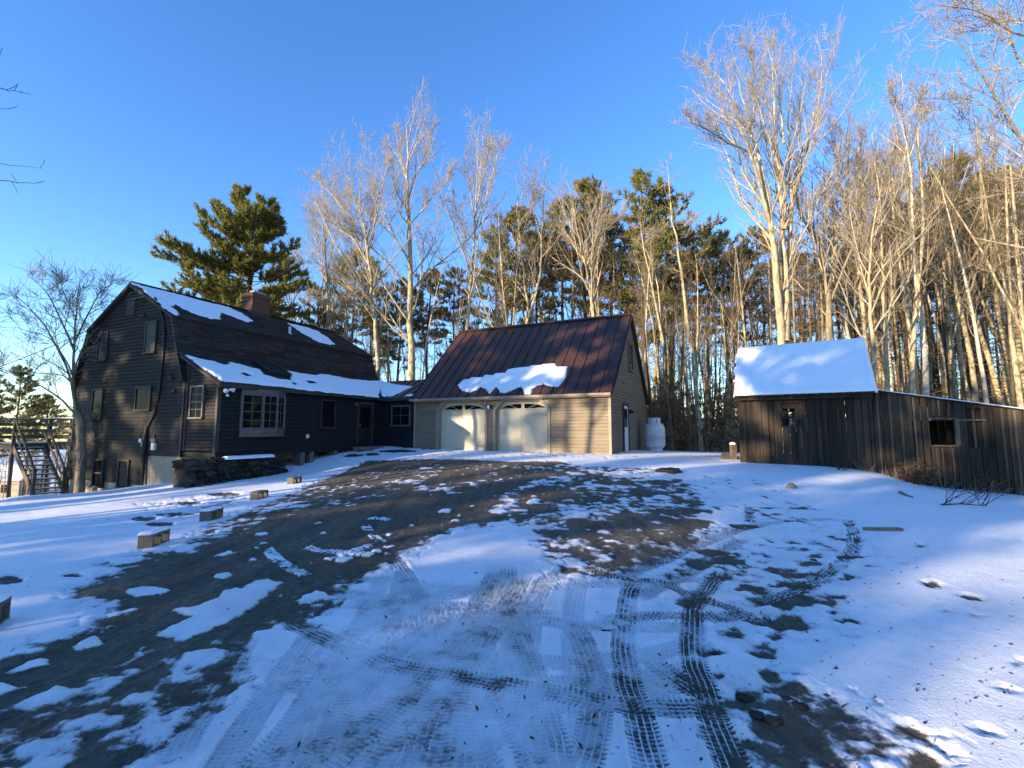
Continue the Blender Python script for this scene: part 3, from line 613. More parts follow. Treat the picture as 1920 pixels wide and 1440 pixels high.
# studs seen through the gap, window frames and sills
v = MB(); v.box(shf, 5.60, 5.66, -.06, .0, -.2, 2.3); v.box(shf, 5.93, 5.99, -.09, -.03, -.2, 2.25); v.box(shf, 5.56, 6.2, .03, .055, 1.85, 1.90); v.box(shf, 6.13,6.2,-.05,.02,.3,2.25); v.build('stud', M['board_grey'], shed)
for h, nm in ((H1, 'small open window with a broken sash'), (H2, 'square unglazed window of the lean-to'), (H3, 'window opening at the far right')):
    f = MB(); a0, a1, z0, z1 = h
    f.box(shf, a0-.05, a1+.05, .0, .08, z0-.045, z0); f.box(shf, a0-.03, a0, -.08, .05, z0, z1); f.box(shf, a1, a1+(.1 if h is H2 else .03), -.08, .05, z0, z1); f.box(shf, a0-.03, a1+.03, -.08, .045, z1, z1+.035)
    fo = f.build('window_frame', M['board_grey'] if h is H2 else M['board'], shed); fo['label'] = nm
    if h is H1:
        g = MB(); g.box(shf, a0, a0+.2, -.05, -.04, z0, z0+.52); g.build('pane', M['glass'], fo)
        g = MB(); g.box(shf, a0+.19, a0+.22, -.06, -.02, z0, z1-.2); g.box(shf, a0, a1-.14, -.06, -.02, z0+.25, z0+.28); g.box(shf, a0, a1, -.06, -.02, z1-.2, z1); g.box(shf, a1-.13, a1, -.07, -.02, z0, z1-.2); g.build('sash', M['inside'], fo)
# roofs
rr = MB(); SEZ = 2.92; SRZ = 4.72; SRB = SD/2
s, sn = slab([sp(-.08,-.32,SEZ-.17), sp(SW+.06,-.32,SEZ-.17), sp(SW+.06,SRB,SRZ), sp(-.08,SRB,SRZ)], .05); rr.add(s.v, s.f)
s, n = slab([sp(-.08,SD+.3,SEZ-.17), sp(SW+.06,SD+.3,SEZ-.17), sp(SW+.06,SRB,SRZ), sp(-.08,SRB,SRZ)], .05); rr.add(s.v, s.f)
shr = rr.build('roof', M['board'], shed); sv_ = unit(sp(0,SRB,SRZ)-sp(0,-.32,SEZ-.17)); SO2 = sp(-.08,-.32,SEZ-.17)+sn*.002
v = MB(); r = random.Random(3)
a = -.08
while a < SW+.06:
    wd = r.uniform(.12,.3); b_ = min(a+wd, SW+.06); v.box(lambda x, y, z: SO2+SE1*(x+.08)+sv_*y+sn*z, a, b_-.008, -.05-r.uniform(0,.05), .12, .0, .03); a = b_
v.build('eave_board', M['board'], shr)
v = MB(); v.box(sp, -.02, SW, -.26, -.22, 2.60, 2.72); v.build('fascia', M['board'], shed)
lr = MB(); lr.hexa([sp(SW-.02,-.14,2.80), sp(LT,-.14,ltop(LT)), sp(LT,SD-.1,ltop(LT)), sp(SW-.02,SD-.1,2.80), sp(SW-.02,-.14,2.835), sp(LT,-.14,ltop(LT)+.035), sp(LT,SD-.1,ltop(LT)+.035), sp(SW-.02,SD-.1,2.835)]); lr.build('lean_to_roof', M['board'], shed)
le = sp(LT,0,ltop(LT))-sp(SW,0,2.8)
w_ = SW+.14; lv_ = np.linalg.norm(sp(0,SRB,SRZ)-sp(0,-.32,SEZ-.17))
o = snow_sheet('roof_snow', SO2, SE1, sv_, [np.array([(-.03,-.02),(1.2,-.04),(2.4,-.03),(w_+.03,-.02),(w_+.04,lv_-.02),(-.04,lv_-.02)])], thick=.09, res=.05, seed=14, rag=.05, edge=.07); tag(o, 'smooth snow blanket over the shed roof, dappled with sun', 'roof snow', 'snow lying on the roofs')
LO = sp(SW-.02,-.14,2.837); lel = np.linalg.norm(le)
o = snow_sheet('roof_snow', LO, le, SE2, [np.array([(.1,-.03),(lel,-.03),(lel,SD-.1),(.1,SD-.1)])], thick=.018, res=.06, seed=15, rag=.09, edge=.06); tag(o, 'thin snow skin on the sloping lean-to roof', 'roof snow', 'snow lying on the roofs')
v = MB(); r = random.Random(6)
for a, z in [(2.75,.22),(3.1,.2),(3.4,.15),(2.9,.08),(3.55,.02),(3.75,.0)]:
    v.box(shf, a-.22, a+.22, -.25, -.02+r.uniform(0,.05), z-.06, z+.07)
v.build('sill_stone', M['rock'], shed)
#@TREES
# ================================================================== TREES
def tubes(polys):
    """polys: list of (pts Kx3, radii K, sides) -> V, F quads"""
    groups = {}
    for p, r, n in polys: groups.setdefault((len(p), n), []).append((p, r))
    VV = []; FF = []; off = 0
    for (K, n), L_ in groups.items():
        P = np.array([q[0] for q in L_], float); Rr = np.array([q[1] for q in L_], float)
        T = np.empty_like(P); T[:, 1:-1] = P[:, 2:]-P[:, :-2]; T[:, 0] = P[:, 1]-P[:, 0]; T[:, -1] = P[:, -1]-P[:, -2]
        T /= np.linalg.norm(T, axis=2, keepdims=True)+1e-9
        ref = np.where(np.abs(T[:, :1, 2:3]) > .9, np.array([1., .2, 0]), np.array([.15, .25, 1.])); ref = np.broadcast_to(ref, T.shape)
        X = np.cross(T, ref); X /= np.linalg.norm(X, axis=2, keepdims=True)+1e-9; Y = np.cross(T, X)
        a = np.arange(n)*2*math.pi/n
        V = P[:, :, None]+(X[:, :, None]*np.cos(a)[None, None, :, None]+Y[:, :, None]*np.sin(a)[None, None, :, None])*Rr[:, :, None, None]
        m = len(L_); idx = off+np.arange(m*K*n).reshape(m, K, n)
        q = np.stack([idx[:, :-1], np.roll(idx[:, :-1], -1, 2), np.roll(idx[:, 1:], -1, 2), idx[:, 1:]], -1)
        VV.append(V.reshape(-1, 3)); FF.append(q.reshape(-1, 4)); off += m*K*n
    return np.vstack(VV), np.vstack(FF)
def limb(rng, p, d, L, K, wander=.12, up=.05):
    pts = [np.array(p, float)]; d = unit(d); st = L/(K-1)
    for _ in range(K-1):
        d = unit(d+rng.normal(0, wander, 3)+UZ*up); pts.append(pts[-1]+d*st)
    return np.array(pts)
def along(pts, t):
    f = t*(len(pts)-1); i = min(int(f), len(pts)-2); u = f-i; return pts[i]*(1-u)+pts[i+1]*u, unit(pts[i+1]-pts[i])
def side_dir(rng, T, ang, prefer=None):
    v = rng.normal(0, 1, 3)
    if prefer is not None: v = v+np.asarray(prefer)
    v = v-T*(v@T); v = unit(v); return T*math.cos(ang)+v*math.sin(ang)
def grow(out, rng, pts, r0, r1, lev, maxlev, cfg):
    """children of one limb"""
    if lev > maxlev: return
    L = np.linalg.norm(np.diff(pts, axis=0), axis=1).sum(); n, ratio, ang, t0, up = cfg[lev]
    n = max(1, int(n*(.8+.4*rng.random())))
    for i in range(n):
        t = t0+(1-t0)*(i+rng.random())/n; p, T = along(pts, min(t, .995)); rp = r0+(r1-r0)*t
        l = L*ratio*(1.2-.88*t)*(.7+.6*rng.random()); l = max(l, .25)
        d = side_dir(rng, T, R(ang)*(.75+.5*rng.random()), (0, 0, .5)); K = 6 if lev == 1 else (5 if lev == 2 else 4)
        q = limb(rng, p, d, l, K, .13 if lev < 3 else .16, up); ra = max(min(rp*.62, .009+l*.0085), .007); rb = max(ra*.3, .0055)
        out.append((q, np.linspace(ra, rb, K), 5 if ra > .04 else 4 if ra > .018 else 3)); grow(out, rng, q, ra, rb, lev+1, maxlev, cfg)
def add_twigs(out, rng, n, lmin, lmax, rmax=.03, ang=42, rt=(.0075, .0045)):
    """many short straight twigs along the thin limbs, made in one batch"""
    src = [q for q in out if q[1][-1] < rmax and len(q[0]) >= 3]
    if not src: return
    Ls = np.array([np.linalg.norm(q[0][-1]-q[0][0]) for q in src]); pick = rng.choice(len(src), n, p=Ls/Ls.sum()); t = .12+.88*rng.random(n)
    P = np.empty((n, 3)); T = np.empty((n, 3))
    for i, k in enumerate(pick):
        pts = src[k][0]; f = t[i]*(len(pts)-1); j = min(int(f), len(pts)-2); P[i] = pts[j]+(pts[j+1]-pts[j])*(f-j); T[i] = pts[j+1]-pts[j]
    T /= np.linalg.norm(T, axis=1, keepdims=True)+1e-9; v = rng.normal(0, 1, (n, 3)); v[:, 2] += .35; v -= T*(v*T).sum(1, keepdims=True); v /= np.linalg.norm(v, axis=1, keepdims=True)+1e-9
    a = np.radians(ang)*rng.uniform(.6, 1.3, (n, 1)); d = T*np.cos(a)+v*np.sin(a); l = rng.uniform(lmin, lmax, (n, 1)); m_ = P+d*l*.5; d2 = d+rng.normal(0, .18, (n, 3)); d2[:, 2] += .12; e = m_+d2*l*.5
    for i in range(n): out.append((np.array([P[i], m_[i], e[i]]), np.array([rt[0], (rt[0]+rt[1])/2, rt[1]]), 3))
CFG_TALL = {1: (14, .28, 34, .42, .10), 2: (5, .45, 34, .2, .06), 3: (3, .42, 36, .15, .04), 4: (2, .5, 38, .2, .03)}
CFG_SLIM = {1: (12, .16, 46, .38, .08), 2: (5, .42, 40, .2, .04), 3: (3, .45, 40, .2, .03)}
def bare_mesh(seed, H, r, cfg, maxlev=3, fork=0, lean=.03, crook=.02, low_dead=10):
    rng = np.random.default_rng(seed); K = 14; trunk = [np.array([0, 0, -.3])]; d = unit([rng.normal(0, lean), rng.normal(0, lean), 1])
    for i in range(K-1):
        d = unit(d+np.array([rng.normal(0, crook), rng.normal(0, crook), .03])); trunk.append(trunk[-1]+d*(H+.3)/(K-1))
    trunk = np.array(trunk); rad = r*(1-np.linspace(0, 1, K))**.8+.012; rad[0] *= 1.25
    tr = [(trunk, rad, 9)]; cr = []
    grow(cr, rng, trunk, r, .02, 1, maxlev, cfg)
    for k in range(fork):
        t = .32+.3*rng.random(); p, T = along(trunk, t); dd = side_dir(rng, T, R(24)); q = limb(rng, p, dd, H*(1-t)*.9, 8, .05, .09); rr_ = np.linspace(r*(1-t)**.8*.75, .02, 8)
        tr.append((q, rr_, 7)); grow(cr, rng, q, rr_[0], .02, 1, maxlev, {**cfg, 1: (8, .3, 36, .25, .1)})
    add_twigs(cr, rng, 300, .3, .9, .02, 36, rt=(.0085,.005))
    for k in range(low_dead):   # thin dead twigs low on the stem
        p, T = along(trunk, .08+.35*rng.random()); q = limb(rng, p, side_dir(rng, T, R(75)), .5+1.2*rng.random(), 4, .15, .0)
        cr.append((q, np.linspace(.014, .006, 4), 3))
    return tr, cr
def tree_from(name, label, loc, tr, cr, bm, tm, group=None, rotz=0, sc=1.):
    o = thing(name, label, 'tree', loc, group); o.rotation_euler.z = rotz; o.scale = (sc,)*3
    V, F = tubes(tr); npmesh('trunk', V, F, 4, M[bm], o, True); V, F = tubes(cr); npmesh('crown', V, F, 4, M[tm], o)
    return o
def tuft_mesh(rng, Cn, Dn, nper, l0, l1, w):
    """needle blades: thin triangles around tuft centres Cn with outward directions Dn"""
    Cn = np.repeat(np.array(Cn), nper, 0); Dn = np.repeat(np.array(Dn), nper, 0); m = len(Cn)
    d = Dn*1.0+rng.normal(0, .75, (m, 3)); d[:, 2] += .25; d /= np.linalg.norm(d, axis=1, keepdims=True)
    s = np.cross(d, rng.normal(0, 1, (m, 3))); s /= np.linalg.norm(s, axis=1, keepdims=True)+1e-9
    l = rng.uniform(l0, l1, (m, 1)); b = Cn+rng.normal(0, .05, (m, 3)); ww = w*rng.uniform(.7, 1.3, (m, 1))
    V = np.stack([b-s*ww, b+s*ww, b+d*l], 1).reshape(-1, 3); return V, np.arange(3*m).reshape(-1, 3)
def pine_parts(seed, H, base, prof, nbr, r, nper=6, l=(.16,.30), w=.03, sub=9, dead=14, tops=((0,0),), nt=4, fill=1.):
    """prof(t, az) -> branch length at relative crown height t (0 bottom..1 top)"""
    rng = np.random.default_rng(seed); K = 12; tr = []; br = []; TC = []; TD = []
    for ti, (tx, ty) in enumerate(tops):
        z = np.linspace(-.3, H*(1-.03*ti), K); bend = np.clip((z/H-.7)/.3, 0, 1)
        trunk = np.stack([tx*bend+.12*np.sin(z*.5+seed), ty*bend+.12*np.cos(z*.4+seed), z], 1); tr.append((trunk, r*(1-np.linspace(0, 1, K))**.75+.02, 9))
    for i in range(nbr):
        t = ((i+rng.random())/nbr)**.9; trunk = tr[i % len(tr)][0] if t > .8 else tr[0][0]; z = base+(H-base)*t*.985; p, T = along(trunk, (z+.3)/(H+.3)); az = rng.random()*2*math.pi
        L = max(.35, prof(t, az)*(.65+.5*rng.random())); el = -.06+.75*t**2+rng.normal(0, .08); d = np.array([math.cos(az)*math.cos(el), math.sin(az)*math.cos(el), math.sin(el)])
        q = limb(rng, p, d, L, 7, .05, .045); ra = .012+.009*L; br.append((q, np.linspace(ra, .008, 7), 4))
        ns = int(sub*(.5+L/4)*fill)
        for k in range(ns):
            u = .22+.78*(k+rng.random())/ns; pp, TT = along(q, min(u, .99)); hor = unit(np.cross(TT, UZ))*(1 if k % 2 else -1)
            dd = unit(TT*.75+hor*(.5+.5*rng.random())+UZ*(.12+.2*rng.random())); sl = (.25+.22*L*(1.1-.6*u))*(.6+.7*rng.random()); sq = limb(rng, pp, dd, sl, 4, .1, .1)
            br.append((sq, np.linspace(.008, .005, 4), 3))
            m = max(2, int(nt*(.6+sl)))
            for v in range(m):
                c, ct = along(sq, .25+.74*(v+rng.random())/m); TC.append(c); TD.append(ct*.8+UZ*.3)
    for i in range(dead):
        z = base*(.25+.75*rng.random()); p, T = along(tr[0][0], (z+.3)/(H+.3)); q = limb(rng, p, side_dir(rng, T, R(88)), .5+1.6*rng.random(), 5, .10, -.01); br.append((q, np.linspace(.02, .006, 5), 3))
        for k in range(3):
            pp, TT = along(q, .3+.7*rng.random()); br.append((limb(rng, pp, side_dir(rng, TT, R(50)), .3+.5*rng.random(), 3, .1, 0), np.linspace(.008, .005, 3), 3))
    V, F = tuft_mesh(rng, TC, TD, nper, l[0], l[1], w)
    return tr, br, V, F
def pine_from(name, label, loc, parts, nm, group=None, rotz=0, bm='bark_dark', sc=1.):
    tr, br, V, F = parts; o = thing(name, label, 'tree', loc, group); o.rotation_euler.z = rotz; o.scale = (sc,)*3
    v, f = tubes(tr); npmesh('trunk', v, f, 4, M[bm], o, True)
    c = npmesh('crown', V, F, 3, M[nm], o); v, f = tubes(br); npmesh('branches', v, f, 4, M['twig'], o); return o
def copy_tree(src, loc, label, group, rotz, sc):
    o = src.copy(); C.objects.link(o); o.location = [float(v) for v in loc]; o.rotation_euler.z = rotz; o.scale = (sc,)*3; o['label'] = label
    if group: o['group'] = group
    for ch in src.children:
        c = ch.copy(); C.objects.link(c); c.parent = o
    return o
def at_ground(px, Y):
    d = ray(px, 806); X = d[0]/d[1]*Y; return np.array([X, Y, tz(X, Y)])
# ---- hero bare trees: limbs traced at the tree's own depth, spread in depth, then grown
def hero(label, Y, stems, seed, cfg, maxlev=3, bm='bark_pale', tm='twig', name='bare_tree', group=None, rs=.78, tw=1.15, kz=.90):
    rng = np.random.default_rng(seed); b = stems[0][0][0]; P0 = at_ground(b[0], Y); tr = []; cr = []
    for px, r0, r1, dy in stems:
        px = [(x, y if y > 640 else 640+(y-640)*kz) for x, y in px]; n = len(px); P = np.array([atY(x, y, Y+dy*(k/(n-1))**1.2) for k, (x, y) in enumerate(px)]); 
        P = P-P0; K = max(7, 2*n+1)
        if px[0][1] > 900000: pass
        t = np.linspace(0, n-1, K); i = np.clip(t.astype(int), 0, n-2); u = (t-i)[:, None]
        Pm = P[np.clip(i-1, 0, n-1)]; Pa = P[i]; Pb = P[i+1]; Pn = P[np.clip(i+2, 0, n-1)]
        q = .5*(2*Pa+(Pb-Pm)*u+(2*Pm-5*Pa+4*Pb-Pn)*u**2+(3*Pa-Pm-3*Pb+Pn)*u**3)
        q[1:-1] += rng.normal(0, .012*np.linalg.norm(q[-1]-q[0])/K*3, (K-2, 3))
        rad = (r0+(r1-r0)*np.linspace(0, 1, K)**.8)*rs; (tr if r0 > .05 else cr).append((q, rad, 9 if r0 > .1 else 6)); grow(cr, rng, q, r0*rs, r1*rs, 1, maxlev, cfg)
    if tw: Lt = sum(np.linalg.norm(q[0][-1]-q[0][0]) for q in cr if q[1][-1] < .02); add_twigs(cr, rng, int(Lt*tw), .25, .8, .02, 34, rt=(.0075,.0045))
    return tree_from(name, label, P0, tr, cr, bm, tm, group)
def zpx(px, Y):   # picture height of the ground at that depth
    g = at_ground(px, Y); v = g-EYE; z = v@_Fw; return 720-FPX*(v@_Up)/z+4
CH = {1: (15, .36, 30, .22, .10), 2: (7, .42, 32, .12, .06), 3: (4, .42, 34, .15, .04)}
Y = 33; g = zpx(772, Y)
hero('tall wide-crowned bare tree behind the passage roof, the highest top in the middle', Y, [
    ([(772,g),(772,690),(769,560),(768,420),(766,300),(764,240),(760,175)], .42, .02, 0),
    ([(768,600),(745,565),(700,490),(672,430),(655,380),(650,330)], .13, .015, -3), ([(766,470),(742,425),(722,370),(700,300),(690,215)], .12, .012, 2),
    ([(768,395),(790,370),(818,330),(850,290)], .09, .012, -2), ([(768,510),(795,470),(815,430),(828,370)], .08, .012, 3),
    ([(766,395),(748,370),(735,300),(728,230)], .10, .012, -2), ([(767,340),(782,290),(800,240),(812,190)], .08, .01, 2), ([(768,530),(730,480),(690,440),(640,405),(600,380)], .10, .01, -4),
    ([(767,640),(735,610),(708,570),(690,500),(672,455),(640,425),(600,400)], .09, .01, -2), ([(766,320),(752,260),(742,200)], .06, .01, 1)], 11, CH)
Y = 30; g = zpx(707, Y)
hero('leaning bare tree over the far end of the house roof, limbs reaching left', Y, [
    ([(710,g),(707,660),(700,560),(690,470),(684,400),(668,350),(650,290)], .22, .015, 0), ([(704,600),(680,560),(640,510),(600,480),(568,470)], .10, .01, -3), ([(692,480),(660,420),(630,390),(590,350)], .09, .01, 2),
    ([(702,570),(672,565),(625,563),(575,555)], .06, .01, -2), ([(688,430),(700,380),(705,330)], .06, .01, 1), ([(686,405),(640,360),(610,320),(590,300)], .07, .01, 2)], 12, CH)
Y = 40; g = zpx(612, Y)
hero('slender bare tree nearest the big pine, with a fine brush-like top', Y, [([(612,g),(612,600),(611,480),(606,380),(600,300)], .20, .015, 0), ([(611,520),(596,430),(585,340)], .09, .01, 2), ([(611,500),(630,420),(640,340)], .08, .01, -2)], 13, CH)
Y = 34; g = zpx(880, Y)
hero('slim tall bare tree with narrow crown above the left end of the garage ridge', Y, [([(878,g),(879,600),(884,500),(893,380),(902,290),(905,212)], .22, .015, 0), ([(892,400),(880,330),(876,250)], .07, .01, 2), ([(893,390),(915,330),(930,260),(938,235)], .08, .01, -2), ([(888,460),(865,400),(850,340)], .05, .01, 1), ([(898,330),(912,270),(918,225)], .06, .01, 0)], 14, CH)
Y = 36; g = zpx(990, Y)
hero('bare tree with two upright pale stems behind the middle of the garage ridge', Y, [([(988,g),(990,620),(985,540),(975,450),(970,380),(972,300)], .19, .012, 0), ([(988,600),(1010,520),(1016,420),(1020,340),(1022,285)], .17, .012, 1), ([(1016,430),(1000,370),(995,310)], .06, .01, 2)], 15, CH)
Y = 35; g = zpx(1112, Y)
hero('white-barked bare tree forking in two just above the garage ridge', Y, [([(1114,g),(1112,600),(1105,520),(1092,450),(1078,400),(1060,350)], .24, .012, 0), ([(1108,540),(1112,470),(1120,400),(1130,330)], .16, .012, 1), ([(1098,480),(1070,430),(1045,400)], .06, .01, 1), ([(1092,450),(1120,420),(1150,395),(1170,370)], .05, .008, -1)], 16, CH)
Y = 27; g = zpx(1312, Y)
hero('tall thin pale tree with a bare straight trunk between garage and shed', Y, [([(1314,g),(1308,760),(1296,640),(1282,540),(1270,450),(1260,380),(1254,300),(1250,262)], .20, .012, 0), ([(1264,410),(1285,400),(1300,385)], .03, .008, 1), ([(1268,440),(1245,420),(1225,415)], .03, .008, -1)], 17, {1: (20, .07, 55, .45, .02), 2: (4, .45, 40, .2, .02), 3: (2, .4, 40, .2, 0)})
Y = 29; g = zpx(1258, Y)
hero('pale tree forking into two thin stems close to the right end of the garage', Y, [([(1262,g),(1248,720),(1238,620),(1222,520),(1205,440),(1200,380)], .20, .012, 0), ([(1240,640),(1236,540),(1222,480),(1210,450),(1190,425)], .09, .01, 1)], 18, {1: (16, .1, 50, .42, .03), 2: (4, .45, 40, .2, .02), 3: (2, .4, 40, .2, 0)})
Y = 24; g = zpx(1466, Y)
hero('large many-stemmed bare tree fanning out behind the shed, tallest on the right', Y, [
    ([(1466,g),(1466,660),(1456,540),(1446,420),(1434,330),(1418,260),(1400,190),(1385,120)], .33, .014, 0), ([(1472,640),(1474,520),(1466,400),(1458,280),(1452,170),(1450,60)], .27, .014, 1.5),
    ([(1468,600),(1480,480),(1484,380),(1478,280),(1480,180),(1490,70)], .2, .012, 3), ([(1444,410),(1410,280),(1395,235),(1360,160),(1320,90)], .13, .01, -3), ([(1408,268),(1370,250),(1330,225),(1285,205)], .09, .01, -2),
    ([(1470,420),(1500,320),(1520,230),(1545,130),(1565,60)], .13, .01, 2), ([(1462,300),(1430,200),(1415,120),(1405,50)], .10, .01, -2), ([(1436,340),(1400,230),(1385,180),(1350,120),(1330,100)], .09, .01, 1), ([(1482,330),(1510,260),(1530,170),(1550,90)], .10, .01, 2), ([(1470,250),(1460,140),(1440,60)], .08, .01, 1), ([(1484,470),(1510,420),(1550,330),(1590,250)], .09, .01, -2)], 19, CH, kz=.95)
Y = 26; g = zpx(1553, Y)
hero('bare tree with a thick limb leaning left, right of the many-stemmed tree', Y, [([(1558,g),(1555,660),(1552,540),(1545,480),(1525,420),(1505,380),(1495,340)], .28, .05, 0), ([(1552,530),(1568,430),(1578,380),(1600,300),(1620,200)], .2, .012, 2), ([(1505,390),(1490,330),(1500,260)], .10, .01, 1), ([(1556,560),(1600,440),(1640,330),(1665,250)], .10, .01, -2)], 20, CH, bm='bark_grey')
Y = 28; g = zpx(1592, Y)
hero('straight grey bare tree behind the right end of the shed roof', Y, [([(1594,g),(1592,640),(1592,520),(1590,420),(1588,330),(1590,230),(1600,140)], .2, .012, 0), ([(1590,400),(1610,330),(1640,260)], .08, .01, 2), ([(1588,360),(1570,280),(1565,200)], .07, .01, -1)], 21, CH, bm='bark_grey')
Y = 23; g = zpx(1742, Y)
hero('tall crooked birch-like tree with a feathery top over the lean-to', Y, [([(1744,g),(1738,720),(1730,620),(1718,520),(1712,430),(1706,330),(1700,230),(1692,150),(1690,80)], .21, .012, 0), ([(1704,260),(1725,190),(1735,120)], .07, .008, 1), ([(1702,240),(1685,170),(1670,110)], .06, .008, -1)], 22, {**CH, 1: (15, .20, 28, .48, .10), 2: (5, .42, 34, .15, .05)}, tw=.6, bm='bark_birch')
Y = 20; g = zpx(1668, Y)
hero('grey tree with a pale lower trunk just above the lean-to roof', Y, [([(1650,g),(1640,700),(1634,600),(1630,500),(1640,400),(1655,300)], .16, .012, 0), ([(1634,560),(1610,470),(1590,420)], .06, .01, 1)], 23, CH)
Y = 15; 
hero('near tree at the right edge, long limbs crossing the top right sky', Y, [
    ([(2120,1010),(2110,700),(2080,400),(2040,150),(2000,-80)], .26, .05, 0), ([(2080,400),(1990,330),(1920,265),(1868,180),(1820,110),(1770,40)], .10, .012, -1), ([(2050,200),(1960,90),(1900,60),(1840,25),(1760,10)], .08, .01, -1), ([(2060,260),(1980,180),(1910,110),(1880,20),(1870,-60)], .09, .012, 1),
    ([(2095,520),(1990,380),(1920,300),(1850,250),(1800,240)], .05, .008, 1), ([(2030,120),(1930,40),(1870,40),(1800,30),(1720,40)], .05, .008, 0), ([(1935,275),(1880,230),(1830,190),(1760,185),(1720,190)], .035, .008, -1)], 24, {1: (11, .28, 46, .2, .02), 2: (7, .42, 42, .15, .0), 3: (4, .42, 42, .15, 0)}, bm='bark_grey', kz=1)
# left yard tree
Y = 18; g = zpx(150, Y)
hero('thick-trunked dark bare tree hugging the left corner of the house beside the deck', Y, [
    ([(148,g),(152,880),(150,800),(143,770)], .34, .24, 0), ([(143,775),(138,720),(140,640),(146,570),(150,520)], .15, .012, .3), ([(143,772),(130,700),(100,640),(60,580),(20,550)], .11, .01, -.5), ([(143,778),(110,745),(60,715),(0,690),(-60,670)], .09, .012, -1), ([(140,735),(125,708),(85,700),(30,695),(-20,680)], .06, .01, .5),
    ([(140,660),(110,590),(80,540),(50,515)], .08, .01, 1), ([(141,640),(165,590),(190,545),(215,530)], .07, .008, .5), ([(145,600),(120,550),(110,520)], .06, .008, -.5), ([(139,700),(160,640),(200,600),(225,570)], .06, .008, 1), ([(138,710),(100,640),(50,620),(-10,610)], .06, .008, 1)], 25, {1: (9, .27, 44, .2, .05), 2: (6, .42, 42, .15, .02), 3: (4, .42, 42, .15, 0)}, bm='bark_grey', tm='twig', tw=1.0, rs=.52, kz=1)
# tree outside the frame on the left whose twig tips reach in
Y = 10
hero('tree beyond the left edge, only bare twig tips reaching into the sky', Y, [([(-420,1080),(-420,700),(-410,300),(-400,0)], .2, .05, 0), ([(-410,330),(-250,320),(-100,300),(0,309),(78,316)], .035, .004, 0), ([(-412,380),(-250,350),(-100,330),(0,336),(40,344),(78,342)], .035, .004, .2), ([(-405,180),(-200,170),(-60,150),(0,166),(20,172),(42,170)], .03, .004, -.2), ([(-405,240),(-200,220),(-60,195),(0,202),(14,204)], .02, .004, 0), ([(-402,120),(-200,110),(-60,100),(6,103)], .02, .004, 0)], 26, {1: (3, .035, 60, .6, 0)}, maxlev=1, tw=0, kz=1, bm='bark_grey', tm='twig_dark')
# ---- big pine behind the house
def hp_prof(t, az):
    L = np.interp(t, [0,.12,.3,.45,.6,.75,.88,1], [3.4,5.6,5.9,5.2,4.4,3.0,1.7,.5]); s = math.cos(az); return L*(.93+.10*(-s))
pp = at_ground(452, 34)
pine_from('pine_tree', 'big sunlit green pine with two tops standing behind the house chimney', pp, pine_parts(31, 19.6-pp[2], 7.0, hp_prof, 120, .34, nper=7, l=(.22,.42), w=.042, sub=11, dead=10, tops=((-.9,0),(1.1,.3)), nt=6), 'needle')
# ---- prototypes of the wood behind
PROT = {}
def fp(t, az): return np.interp(t, [0,.2,.5,.8,1], [1.3,2.6,2.9,1.7,.4])
for i in range(4): PROT['pine%d' % i] = ('pine_tree', lambda i=i: pine_parts(60+i, 16+i, [8.5,7.5,9.5,6.5][i], fp, 56, .17, nper=6, l=(.22,.42), w=.042, sub=7, dead=46, nt=4), ['needle_olive','needle_dark','needle_olive','needle'][i])
def place(xy, Y): return np.array([xy, Y])
rs = np.random.default_rng(77)
def skyline(x): return np.interp(x, [540,600,660,700,760,860,900,950,1000,1060,1120,1180,1215,1260,1310,1350,1400,1440,1500,1600,1700,1780,1850,2000], [480,420,400,430,470,470,440,400,330,350,340,370,360,380,420,440,430,400,330,250,150,170,160,120])
WHERE = lambda x: ('behind the house' if x < 700 else 'behind the garage' if x < 1195 else 'between garage and shed' if x < 1385 else 'behind the shed' if x < 1640 else 'behind the lean-to')
# pines of the wood: one explicit list (x, depth, top y, variant)
PL = [(500,44,560,1),(585,42,535,1),(655,46,470,0),(690,50,480,3),(745,44,520,1),(800,46,505,0),(850,48,500,1),(930,42,415,3),(965,46,385,0),(1010,50,430,2),(1060,44,365,2),(1100,46,322,0),(1150,48,400,1),(1190,52,420,1),(1213,38,300,3),(1265,40,345,0),(1250,56,420,1),(1335,50,425,1),(1370,46,430,2),(1405,54,455,1),(1440,48,420,2),(1520,46,470,1),(1630,44,420,2),(1830,34,290,0),(1870,38,330,1),(1790,44,330,1),(1920,36,300,2),(1700,50,430,1)]
first = {}
PLAB = ['olive-green pine', 'dark thin-crowned pine', 'brownish high-crowned pine', 'bright green pine']
cnt = {}
for k, (x, Y, yt, vi) in enumerate(PL):
    g = at_ground(x, Y); ht = 1.6+(806-yt)/880*Y-g[2]; H = 16+vi; sc = ht/H
    key = (WHERE(x), vi); cnt[key] = cnt.get(key, 0)+1
    extra = ['', ', second such from the left', ', third such from the left', ', fourth such from the left', ', fifth such from the left'][min(cnt[key]-1, 4)]
    lab = PLAB[vi]+' '+WHERE(x)+(', first such from the left' if extra == '' else extra)
    if vi not in first:
        nm, fn, mt_ = PROT['pine%d' % vi]; first[vi] = pine_from(nm, lab, g, fn(), mt_, 'pines of the wood', rs.uniform(0, 6.28), sc=sc)
    else: copy_tree(first[vi], g, lab, 'pines of the wood', rs.uniform(0, 6.28), sc)
